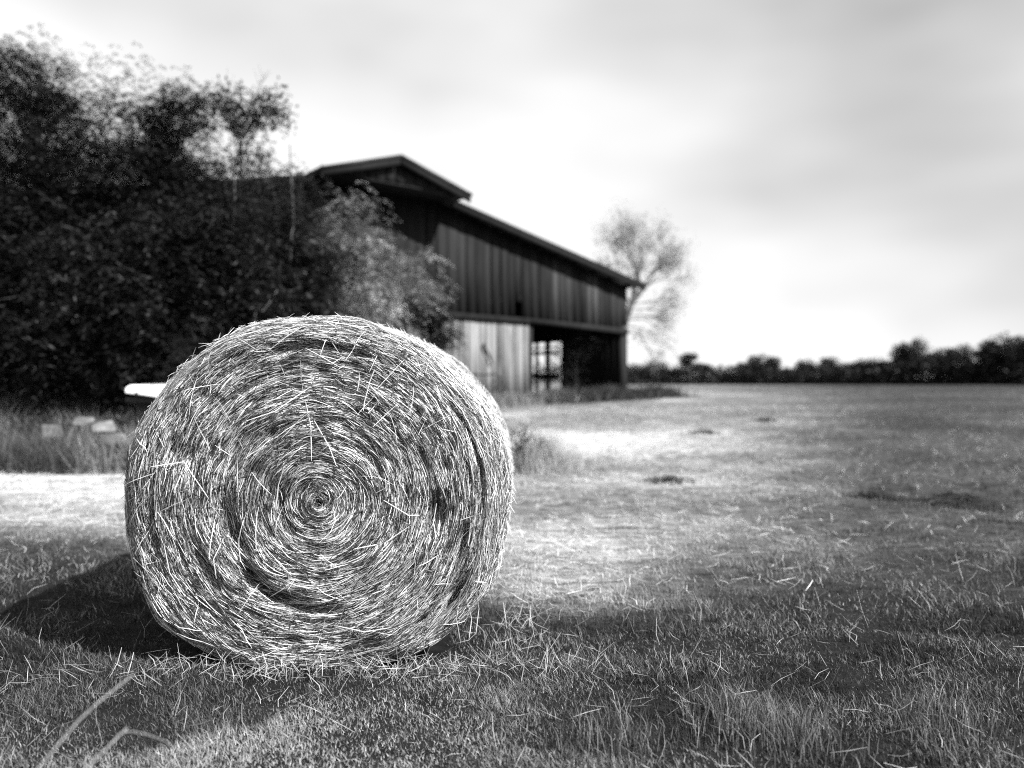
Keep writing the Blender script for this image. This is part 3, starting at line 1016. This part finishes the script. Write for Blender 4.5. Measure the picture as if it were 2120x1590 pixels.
# dark raked hay heap at right
Y = CH * F / (1050 - HY)
hx = (1985 - HX) / F * Y
r_ = np.random.default_rng(8)
n_ = 4500
ang = r_.uniform(0, 2 * np.pi, n_); rr = np.sqrt(r_.random(n_)) * 1.0
xs = rr * np.cos(ang) * .42; ys = rr * np.sin(ang) * .26
rr = rr * (.75 + .5 * fnoise(np.cos(ang) * 2 + 30, np.sin(ang) * 2, 3))
xs = rr * np.cos(ang) * .46; ys = rr * np.sin(ang) * .3
zs = .14 * np.clip(1 - rr ** 1.3, 0, 1) * (.4 + 1.1 * fnoise(xs * 9, ys * 9, 2)) * r_.random(n_) ** .5
a2 = r_.uniform(0, np.pi, n_); L = r_.uniform(.08, .28, n_)
s = np.linspace(-.5, .5, 4)
P = np.stack([xs[:, None] + np.cos(a2)[:, None] * L[:, None] * s, ys[:, None] + np.sin(a2)[:, None] * L[:, None] * s, zs[:, None] + .01 - (.25 * L[:, None] * (2 * s) ** 2 * .5) + r_.normal(0, .01, (n_, 1))], -1)
tan = unit(np.gradient(P, axis=1)); sd = unit(np.cross(tan, np.array([0, 0, 1.0]) + r_.normal(0, .4, (n_, 1, 3)))); nn = np.cross(sd, tan)
V, Q = folded_strips(P, sd, nn, r_.uniform(.004, .008, n_), .2)
o = mesh_np("hay_heap", V, Q, None, M_STRAW, {"tone": np.repeat(r_.uniform(.004, .05, n_), 12)})
o.location = (hx, Y, gz(hx, Y)); tag(o, "small dark heap of raked hay on the field near the right edge", "hay heap")
for i, (px, py, lb) in enumerate(((1810, 1032, "tiny dark grass clump left of the raked hay heap"), (1380, 998, "dark low grass clump on the pale hay right of the bale"), (1585, 870, "small dark clump in the middle distance of the field"),
                                  (1460, 898, "lone dark tuft in the pale field below the weeds at the barn corner"))):
    Y = 8.2 if py > 990 else 13.5
    for _ in range(30): Y = (CH - gz((px - HX) / F * Y, Y)) * F / (py - HY)
    tussocks("grass_clump", lb, "grass clump", (px - HX) / F * Y, Y, 420, .16, .06, .14, .012, .05, 80 + i, (.006, .012), "stuff", .1)

# tall grass right of the bale and the dead weed in it
Y = 10.8
x0 = (1110 - HX) / F * Y
tussocks("tall_grass", "waist-high pale tall grass clump behind the right edge of the bale", "tall grass", x0, Y, 2600, .26, .25, .62, .14, .48, 91, (.004, .009))
wd = thing("dead_weed", "dark dead weed with bare twigs standing against the bale's right edge", "weed", (.02, 10.2, gz(.02, 10.2)))
r_ = np.random.default_rng(12)
segs = []; tips = []
for k in range(5):
    branching(np.array([r_.normal(0, .05), r_.normal(0, .05), 0.]), unit(np.array([[r_.normal(0, .25), r_.normal(0, .2), 1]]))[0], .26, .009, 3, r_, segs, tips, .5, .05, .7)
tube_obj("stem", segs, M_BARK, wd, 4)
tips = np.array(tips)
V, Q, tn = leaves_broad(np.repeat(tips, 4, 0) + r_.normal(0, .035, (len(tips) * 4, 3)), .04, .018, np.full(len(tips) * 4, .035), r_)
mesh_np("leaves", V, Q, None, M_LEAF, {"tone": tn}, wd)

# front left pale stalk close to the lens
for pts, lb in (([(105, 1560), (160, 1495), (215, 1445), (278, 1395)], "long pale grass stalk leaning right in the bottom left corner"),
                ([(180, 1590), (225, 1545), (262, 1515), (330, 1530), (380, 1560)], "bent pale grass blade in the bottom left corner, right of the leaning stalk")):
    Y = 1.75
    W = []
    for i, (a, bb) in enumerate(pts):
        W.append(px_at(a, bb, Y + .06 * i))
    org = W[0].copy(); org[2] = gz(org[0], org[1])
    kk = W[0][2] / max(W[1][2] - W[0][2], .01); W = [W[0] + (W[0] - W[1]) * kk * .97] + W; org = W[0].copy()
    fine = [s0_[0] for s0_ in curve_segs(W, 1, 1, 0, 5)] + [W[-1]]
    o = bent_straw([p - org for p in fine], .0032, .17, "grass_stalk", None)
    o.location = tuple(org); tag(o, lb, "grass stalk")

# ------------------------------------------------------------------ weeds at the barn
r_ = np.random.default_rng(17)
n_ = 11000
tt = r_.uniform(-2.2, 4.6, n_); ss = -np.abs(r_.normal(0, .55, n_)) - .05 + np.where(tt < 0, .35, 0)
base = np.array([WP(a, bb, 0) for a, bb in zip(tt, ss)])
hh = r_.uniform(.2, .6, n_) * (.4 + .9 * fnoise(tt * 1.2, ss * 1.5 + 4, 3)) * smooth(-2.3, -1.6, tt)
o = blade_mesh(base[:, :2], ground_z(base[:, 0], base[:, 1]), hh, r_.uniform(.012, .025, n_), r_.uniform(.01, .05, n_), np.abs(r_.normal(.25, .2, n_)), r_.uniform(.1, .8, n_), "weeds", M_GRASS, None, None, r_)
tag(o, "dark rank weeds along the foot of the barn doorway", "weeds", None, "stuff")
# pale dry grass in front of the board wall
n_ = 5000
tt = r_.uniform(3.2, 9, n_); ss = -np.abs(r_.normal(0, .5, n_)) - .1
base = np.array([WP(a, bb, 0) for a, bb in zip(tt, ss)])
o = blade_mesh(base[:, :2], ground_z(base[:, 0], base[:, 1]), r_.uniform(.15, .5, n_), r_.uniform(.01, .02, n_), r_.uniform(.08, .3, n_), np.abs(r_.normal(.25, .2, n_)), r_.uniform(.1, .8, n_), "tall_grass", M_GRASS, None, None, r_)
tag(o, "pale dry tall grass at the foot of the pale boards", "tall grass", None, "stuff")
# twiggy bush at the barn corner
bp_ = WP(-.6, -.1, 0)
bush = thing("bare_bush", "small bare twiggy bush at the right corner of the barn", "bush", (bp_[0], bp_[1], gz(bp_[0], bp_[1])))
segs = []; tips = []
for k in range(7):
    branching(np.array([r_.normal(0, .08), r_.normal(0, .08), 0.]), unit(np.array([[r_.normal(.2, .5), r_.normal(0, .5), 1]]))[0], .36, .012, 3, r_, segs, tips, .55, .02, .72)
tube_obj("twigs", segs, M_BARK, bush, 4)

# pipe gate end leaning before the boards
ta, za = wall_tz(940, 774)
gp = WP(6.6, -1.2, 0)
Yg = 21.0
pg = [px_at(a, bb, Yg) for a, bb in ((905, 772), (1000, 776), (1028, 775), (1036, 784), (1034, 797), (1020, 806), (1000, 810), (905, 815))]
org = pg[3].copy(); org[2] = gz(org[0], org[1])
gate = thing("pipe_gate", "dark tubular farm gate with rounded end, leaning before the pale boards behind the bale", "gate", tuple(org))
tube_obj("frame", curve_segs([p - org for p in pg], .022, .022, 0, 4), M_DARKMETAL, gate, 8)
tube_obj("brace", [(px_at(1032, 780, Yg) - org, px_at(1006, 806, Yg) - org, .014, .014)], M_DARKMETAL, gate, 6)
for a in (930, 985):
    q = px_at(a, 812, Yg) - org
    tube_obj("leg", [(q + np.array([0, 0, .55]), np.array([q[0], q[1], -.1]), .022, .022)], M_DARKMETAL, gate, 6)


# ------------------------------------------------------------------ left trees and shrubs
def put(px, Y):
    x = (px - HX) / F * Y
    return (x, Y, gz(x, Y))


def blob(base, px, py, Y, rx, ry, rz):
    p = px_at(px, py, Y) - np.array(base)
    return (p[0], p[1], p[2], rx, ry, rz)


B = put(70, 13.2)
make_tree("broadleaf_tree", "tallest dark leafy tree at the left edge with a drooping top branch", "tree", B,
          [blob(B, 90, 330, 13.2, .85, 1.3, 1.8), blob(B, 40, 480, 13.0, 1.5, 1.5, 1.8), blob(B, 95, 165, 13.2, .72, .9, .6), blob(B, 10, 220, 13.4, 1.1, 1.1, 1.2), blob(B, 150, 260, 13.2, .45, .6, .7),
           blob(B, 190, 128, 13.2, .32, .3, .12), blob(B, 232, 122, 13.2, .22, .2, .1), blob(B, 258, 140, 13.2, .1, .2, .16)],
          440, 'pinnate', 26, .012, .16, seed=2, crad=.4, limb_n=40, stem_top=(.1, 0, 5.0))
B2 = put(255, 14.2)
make_tree("broadleaf_tree", "dark leafy tree with a ragged top between the tallest tree and the barn roof", "tree", B2,
          [blob(B2, 310, 310, 14.2, .75, .9, .9), blob(B2, 260, 420, 14.0, 1.5, 1.4, 1.2), blob(B2, 370, 250, 14.2, .6, .6, .7), blob(B2, 320, 215, 14.2, .75, .5, .5), blob(B2, 255, 260, 14.2, .35, .5, .45), blob(B2, 205, 390, 14.2, .55, .6, .6), blob(B2, 430, 260, 14.2, .4, .4, .6), blob(B2, 400, 430, 14.0, 1.0, 1.0, 1.0)],
          340, 'pinnate', 27, .013, .12, seed=3, crad=.32, limb_n=40, stem_top=(.35, 0, 4.6))
# thin open tree
B3 = put(450, 14.8)
t3 = thing("sparse_tree", "thin open tree with loose leaves in front of the barn's left roof", "tree", B3)
r_ = np.random.default_rng(41)
segs = curve_segs([(0, 0, -.1), (.1, 0, 1.5), (.05, 0, 3.0), (.15, .1, 3.9)], .06, .04, .01, 5, r_); tips = []
for k in range(5):
    branching(np.array([.08, 0, 2.6 + .3 * k]), unit(np.array([[r_.normal(.12, .45), r_.normal(0, .35), 1.1]]))[0], 1.0, .022, 4, r_, segs, tips, .38, .06, .74)
tube_obj("trunk", segs, M_BARK, t3, 5)
tips = np.array(tips); tips = tips[tips[:, 2] < 6.4]
V, Q, tn = leaves_broad(np.repeat(tips, 22, 0) + r_.normal(0, .11, (len(tips) * 22, 3)), .09, .045, np.repeat(r_.uniform(.012, .04, len(tips)), 22), r_)
mesh_np("crown", V, Q, None, M_LEAF, {"tone": tn}, t3)

SH = [  # px, Y, blobs(px,py,r), tone, label, lsize
    (170, 11.9, [(150, 640, 1.5, 1.2), (60, 560, 1.2, 1.2), (280, 560, 1.2, 1.0), (260, 700, 1.1, .9), (70, 730, 1.2, .8)], .018, "dark drooping-leaved thicket at the left edge above the stone slabs", 260, (.11, .028)),
    (430, 12.6, [(420, 560, 1.2, 1.3), (370, 660, 1.1, 1.0), (480, 640, .9, .9), (440, 470, .8, .7)], .019, "dark locust thicket rising just above the bale's upper left edge", 230, (.10, .026)),
    (590, 14.0, [(590, 600, .9, 1.0), (640, 520, .7, .8), (560, 500, .8, .9), (610, 410, .5, .6), (520, 420, .7, .7)], .03, "feathery dark shrub with bare stems above the top of the bale", 220, (.07, .022)),
    (740, 16.0, [(740, 560, 1.0, 1.0), (720, 450, .6, .8), (775, 520, .45, .7), (690, 620, .9, .7)], .42, "pale grey feathery shrub climbing against the barn's dark front", 150, (.07, .024)),
    (840, 17.5, [(830, 600, .9, .75), (885, 600, .42, .5), (780, 640, .9, .6), (870, 545, .4, .45)], .36, "grey thin shrub in front of the barn boards, right of the pale feathery one", 105, (.07, .024)),
    (905, 18.2, [(908, 690, .28, .5), (885, 650, .3, .35)], .035, "small dark bush against the left end of the pale boards", 60, (.07, .026)),
]
for i, (px, Y, bl, tone, lb, nc, ls) in enumerate(SH):
    b0 = put(px, Y)
    make_tree("shrub", lb, "shrub", b0, [blob(b0, a, bb, Y, c, c * .8, d_) for (a, bb, c, d_) in bl], nc, 'pinnate', 12 if tone > .1 else 18, tone, .05, seed=50 + i,
              crad=.34, limb_n=40, lsize=ls, mat_bark=M_BARK)
# bare leaning stems among the shrubs
for (pts, lb, rad) in (([(525, 668, 12.4), (548, 640, 12.4), (575, 600, 12.5)], "pale leaning stem in the dark thicket just above the bale", .03),
                  ([(465, 545, 12.3), (478, 500, 12.4), (483, 455, 12.6), (487, 370, 12.8)], "thin pale upright stem before the dark thicket left of the barn", .016),
                  ([(602, 520, 13.6), (608, 470, 13.7), (604, 380, 13.9), (600, 300, 14.0)], "thin bare stem rising above the barn roof left of the gable", .018)):
    W = [px_at(*p) for p in pts]
    org = np.array([W[0][0], W[0][1], gz(W[0][0], W[0][1])])
    W = [org - np.array([.1, 0, .1])] + W
    o = tube_obj("bare_sapling", curve_segs([p - org for p in W], rad, rad * .5, .004, 5), M_PALEBARK, None, 6)
    o.location = tuple(org); tag(o, lb, "sapling")

# vine inside the doorway
vp = WP(1.6, .9, 0)
make_tree("doorway_sapling", "dim leafy sapling growing inside the dark barn doorway", "sapling", (vp[0], vp[1], zg0 + .04),
          [(-.2, 0, 1.5, .7, .4, .6), (.4, 0, 1.9, .5, .4, .4), (0, 0, .6, .5, .4, .5)], 45, 'pinnate', 14, .012, .03, seed=71, crad=.3, limb_n=20)

# ------------------------------------------------------------------ heap at the left: slabs, weeds, white trailer body
def slab_stone(name, label, pts, Y, th, tilt):
    P = [px_at(a, bb, Y + dy) for a, bb, dy in pts]
    P = np.array(P)
    c = P.mean(0)
    nrm = np.cross(P[1] - P[0], P[-1] - P[0]); nrm = nrm / np.linalg.norm(nrm)
    if nrm[1] < 0: nrm = -nrm
    r_ = np.random.default_rng(len(label))
    n = len(P)
    F_ = P - c; Bk = F_ * .96 + nrm * th + r_.normal(0, .015, (n, 3))
    V = np.concatenate([F_, Bk])
    me = bpy.data.meshes.new(name)
    faces = [tuple(range(n)), tuple(range(2 * n - 1, n - 1, -1))] + [(i, i + n, (i + 1) % n + n, (i + 1) % n) for i in range(n)]
    me.from_pydata([tuple(v) for v in V], [], faces); me.update()
    me.materials.append(M_CONC)
    o = bpy.data.objects.new(name, me); COL.objects.link(o)
    bv = o.modifiers.new("bevel", 'BEVEL'); bv.width = .015; bv.segments = 2
    o.location = tuple(c)
    return tag(o, label, "slab", "concrete slabs dumped in the weeds")


slab_stone("concrete_slab", "pale broken concrete slab with a sloping top, nearest the bale", [(190, 880, 0), (205, 874, .1), (232, 868, .16), (242, 886, .12), (240, 892, .0), (192, 894, -.05)], 10.7, .2, 0)
slab_stone("concrete_slab", "pale slab half sunk in grass just below the sloping-topped slab", [(205, 900, 0), (242, 897, 0), (252, 915, -.05), (240, 925, -.05), (215, 918, -.02)], 10.5, .2, 0)
slab_stone("concrete_slab", "upright pale slab in the weeds farthest from the bale", [(84, 879, 0), (118, 880, .02), (120, 905, 0), (86, 910, -.03)], 10.6, .15, 0)
slab_stone("concrete_slab", "small thin pale slab between the upright slab and the sloping-topped one", [(146, 874, 0), (152, 871, .1), (178, 873, .1), (182, 880, 0), (150, 880, 0)], 11.0, .12, 0)

# white angular body on a dark low bed, behind the bale's left edge
Yw = 10.9
w0 = px_at(258, 813, Yw)
tr = thing("trailer", "white angular trailer body on a dark underside showing behind the bale's left edge", "trailer", (w0[0], w0[1], gz(w0[0], w0[1])))
org = np.array(tr.location)
prof = [(258, 814), (258, 803), (268, 797), (330, 801), (420, 807), (420, 832), (330, 824), (300, 819)]
fr = [px_at(a, bb, Yw + .002 * (a - 258)) - org for a, bb in prof]
n = len(fr)
bk = [p + np.array([.15, 1.3, .02]) for p in fr]
V = np.array(fr + bk)
me = bpy.data.meshes.new("body")
me.from_pydata([tuple(v) for v in V], [], [tuple(range(n)), tuple(range(2 * n - 1, n - 1, -1))] + [(i, i + n, (i + 1) % n + n, (i + 1) % n) for i in range(n)])
me.update(); me.materials.append(M_WHITE)
o = bpy.data.objects.new("body", me); COL.objects.link(o); o.parent = tr
bv = o.modifiers.new("bevel", 'BEVEL'); bv.width = .02; bv.segments = 3


def box_part(name, c, sz, mat, parent):
    c = np.array(c); h = np.array(sz) / 2
    V = [c + h * np.array(q) for q in ((-1, -1, -1), (1, -1, -1), (1, -1, 1), (-1, -1, 1), (-1, 1, -1), (1, 1, -1), (1, 1, 1), (-1, 1, 1))]
    o = mesh_np(name, V, BOXQ, None, mat, None, parent)
    bv = o.modifiers.new("bevel", 'BEVEL'); bv.width = .01; bv.segments = 2
    return o


pl = px_at(284, 815, Yw) - org
box_part("latch", pl + np.array([0, -.02, 0]), (.045, .03, .05), M_DARKMETAL, tr)
pc = px_at(340, 829, Yw + .5) - org
box_part("chassis", pc + np.array([.05, .3, .0]), (1.1, .9, .07), M_DARKMETAL, tr)
for dx in (-.25, .5):
    V, Q = [], []
    pw = pc + np.array([dx, .15, 0]); pw[2] = pc[2] - .2
    tube_obj("wheel", [(pw + np.array([0, -.08, 0]), pw + np.array([0, .08, 0]), .22, .22), (pw + np.array([0, -.08, 0]), pw + np.array([0, -.081, 0]), .22, .02)], M_DARKMETAL, tr, 16)
box_part("support", np.array([pc[0], pc[1] + .3, (pc[2]) / 2 - .1]), (.5, .4, max(pc[2] - .05, .1) + .1), M_DARKMETAL, tr)

# rank growth on the heap
r_ = np.random.default_rng(23)
n_ = 16000
xs = r_.uniform(-9.5, -4.2, n_); ys = 9.9 + r_.random(n_) ** 1.2 * 2.6
hh = r_.uniform(.2, .68, n_) * (.4 + 1.1 * fnoise(xs * 1.3, ys * 1.3, 3))
tone = np.where(fnoise(xs * .9 + 5, ys * 1.2, 3) > .5, .16, .06) * r_.uniform(.4, 1.6, n_)
o = blade_mesh(np.column_stack([xs, ys]), ground_z(xs, ys), hh, r_.uniform(.006, .013, n_), tone, np.abs(r_.normal(.35, .25, n_)), r_.uniform(.1, .9, n_), "rank_grass", M_GRASS, None, None, r_)
tag(o, "rank uncut grass over the heap below the left trees", "grass", None, "stuff")
n_ = 9000
xs = r_.uniform(-9.6, -4.2, n_); ys = r_.uniform(11.2, 12.6, n_)
P = np.column_stack([xs, ys, ground_z(xs, ys) + r_.uniform(.02, .32, n_) * (fnoise(xs * 1.5, ys * 1.5) + .3)])
V, Q, tn = leaves_broad(P, .085, .06, r_.uniform(.02, .13, n_), r_)
o = mesh_np("undergrowth", V, Q, None, M_LEAF, {"tone": tn})
tag(o, "broad-leaved undergrowth between the slabs and the dark thicket", "undergrowth", None, "stuff")
# dark understory behind, closing the thicket
n_ = 16000
xs = r_.uniform(-11, -3.2, n_); ys = r_.uniform(13.2, 14.6, n_)
P = np.column_stack([xs, ys, ground_z(xs, ys) + r_.uniform(0, 3.4, n_)])
V, Q, tn = leaves_broad(P, .16, .08, r_.uniform(.004, .012, n_), r_)
o = mesh_np("understory", V, Q, None, M_LEAF, {"tone": tn})
tag(o, "dense dark understory closing the thicket behind the left trees", "undergrowth", None, "stuff")

# ------------------------------------------------------------------ open tree behind the barn corner
r_ = np.random.default_rng(77)
Yt = 46.0
b0 = put(1272, Yt)
tb_ = thing("open_tree", "airy tree with thin spreading branches and leaves paled by painted sky glow, behind the barn's right corner", "tree", b0)
segs = curve_segs([(0, 0, -.2), (.3, 0, 2.5), (.95, 0, 4.8), (1.3, 0, 6.4)], .20, .13, .01, 5, r_); tips = []
for k in range(7):
    a = r_.uniform(0, 2 * np.pi)
    branching(np.array([.85 + .075 * k, 0, 4.4 + .28 * k]), unit(np.array([[math.cos(a) * .8, math.sin(a) * .8, .95]]))[0], 1.75, .075, 4, r_, segs, tips, .40, .03, .72)
for k in range(6):     # low drooping boughs to the right
    a = r_.uniform(-.8, .8)
    branching(np.array([.35 + .08 * k, 0, 3.4 + .3 * k]), unit(np.array([[math.cos(a), math.sin(a) * .6, .12]]))[0], 1.25, .045, 3, r_, segs, tips, .36, -.06, .74)
tube_obj("trunk", segs, M_PALEBARK, tb_, 4)
tips = np.array(tips)
V, Q, tn = leaves_broad(np.repeat(tips, 14, 0) + r_.normal(0, .27, (len(tips) * 14, 3)), .13, .06, np.repeat(r_.uniform(.3, .6, len(tips)), 14), r_)  # leaf tone raised: glow of the bright sky painted into the foliage
mesh_np("crown", V, Q, None, M_LEAF, {"tone": tn}, tb_)

# ------------------------------------------------------------------ far hedge trees
def far_crown(seed, n, shape):
    r_ = np.random.default_rng(seed)
    nl = 16
    C = unit(r_.normal(0, 1, (nl, 3))) * r_.uniform(.2, .72, (nl, 1)) * np.array(shape)
    idx = r_.integers(0, nl, n)
    off = unit(r_.normal(0, 1, (n, 3))) * (r_.random((n, 1)) ** .4) * r_.uniform(.22, .44, nl)[idx][:, None]
    V, Q, tn = leaves_broad(C[idx] + off, .085, .05, (.012 + .02 * r_.random(nl))[idx], r_)
    return V, Q, tn


CROWNS = []
for i, shp in enumerate(((1, 1, .9), (.9, .9, 1.1), (1.1, 1.1, .7))):
    V, Q, tn = far_crown(200 + i, 6500, shp)
    o = mesh_np("crown", V, Q, None, M_LEAF, {"tone": tn})
    CROWNS.append(o.data); bpy.data.objects.remove(o)
V, Q = tubes(curve_segs([(0, 0, 0), (.02, 0, .5), (0, .02, 1.0)], .035, .015, .005, 4) + curve_segs([(.01, 0, .55), (.15, 0, .8)], .014, .005, 0, 2) + curve_segs([(.01, 0, .6), (-.15, .05, .85)], .014, .005, 0, 2), 6)
o = mesh_np("trunk", V, Q, None, M_BARK); TRUNK = o.data; bpy.data.objects.remove(o)
# px, top py, half-width px, distance, label
FT = [(1312, 757, 34, 130, "low dark tree touching the barn's right edge on the far field line"),
      (1352, 744, 40, 128, "broad round dark tree of the far line, first clump right of the barn"),
      (1402, 762, 34, 126, "low dark tree under the ball-crowned one on the far line"),
      (1424, 724, 21, 132, "ball-crowned tree on a thin trunk above the far hedge near the barn"),
      (1455, 748, 26, 128, "dark bushy tree just right of the ball-crowned tree"),
      (1505, 768, 38, 130, "lowest shrub-like tree in the gap of the far line"),
      (1556, 738, 32, 124, "sloping left shoulder tree of the second far clump"),
      (1590, 727, 40, 126, "highest domed tree of the second far clump"),
      (1640, 760, 34, 122, "low tree between the domed tree and the pointed one"),
      (1672, 737, 26, 120, "small pointed tree right of the second far clump"),
      (1718, 732, 30, 118, "narrow upright tree starting the long right-hand tree line"),
      (1762, 742, 40, 116, "low rounded tree right of the narrow upright one"),
      (1812, 734, 42, 112, "broad flat-topped tree left of the big round tree"),
      (1880, 692, 44, 108, "big round tree rising above the rest of the right-hand line"),
      (1945, 708, 40, 105, "bushy tree just right of the big round tree"),
      (1998, 704, 40, 102, "wide dark tree between the bushy tree and the corner tree"),
      (2062, 684, 54, 98, "tall dark tree by the right edge of the field"),
      (2130, 676, 50, 95, "tree cut by the right edge of the picture, last of the far line")]
for i, (px, top, hw, Y, lb) in enumerate(FT):
    base = put(px, Y)
    ztop = CH - (top - HY) / F * Y
    h = ztop - base[2]; rw = hw / F * Y * 1.28
    t = thing("hedge_tree", lb, "tree", base, "trees along the far edge of the field")
    t.rotation_euler = (0, 0, i * 1.7)
    c = bpy.data.objects.new("crown", CROWNS[i % 3]); COL.objects.link(c); c.parent = t
    lo = h * (.42 if 'ball' in lb else .0)
    c.scale = (rw, rw, (h - lo) / 2 * 1.12); c.location = (0, 0, lo + (h - lo) / 2)
    k = bpy.data.objects.new("trunk", TRUNK); COL.objects.link(k); k.parent = t
    k.scale = (h * .9, h * .9, h * .75)
# dark rough strip along the hedge foot
r_ = np.random.default_rng(99)
n_ = 26000
px = r_.uniform(1200, 2300, n_); yy = np.interp(px, [1200, 1500, 2300], [124, 124, 84]) + r_.uniform(-1, 5, n_)
xs = (px - HX) / F * yy
P = np.column_stack([xs, yy, ground_z(xs, yy) + r_.random(n_) ** 1.3 * (1.5 + 2.6 * fnoise(xs * .2, yy * .1, 3))])
V, Q, tn = leaves_broad(P, .5, .3, r_.uniform(.01, .03, n_), r_)
o = mesh_np("hedge_scrub", V, Q, None, M_LEAF, {"tone": tn})
tag(o, "dark scrub joining the foot of the far trees", "scrub", None, "stuff")
# far woods left, behind the barn, hidden mostly: closes the horizon
n_ = 9000
px = r_.uniform(-600, 1300, n_); yy = r_.uniform(150, 160, n_); xs = (px - HX) / F * yy
P = np.column_stack([xs, yy, ground_z(xs, yy) + r_.random(n_) * (2.2 + 2.5 * fnoise(xs * .1, yy * .1, 3))])
V, Q, tn = leaves_broad(P, .9, .5, r_.uniform(.01, .03, n_), r_)
o = mesh_np("distant_woods", V, Q, None, M_LEAF, {"tone": tn})
tag(o, "distant woods beyond the barn", "woods", None, "stuff")
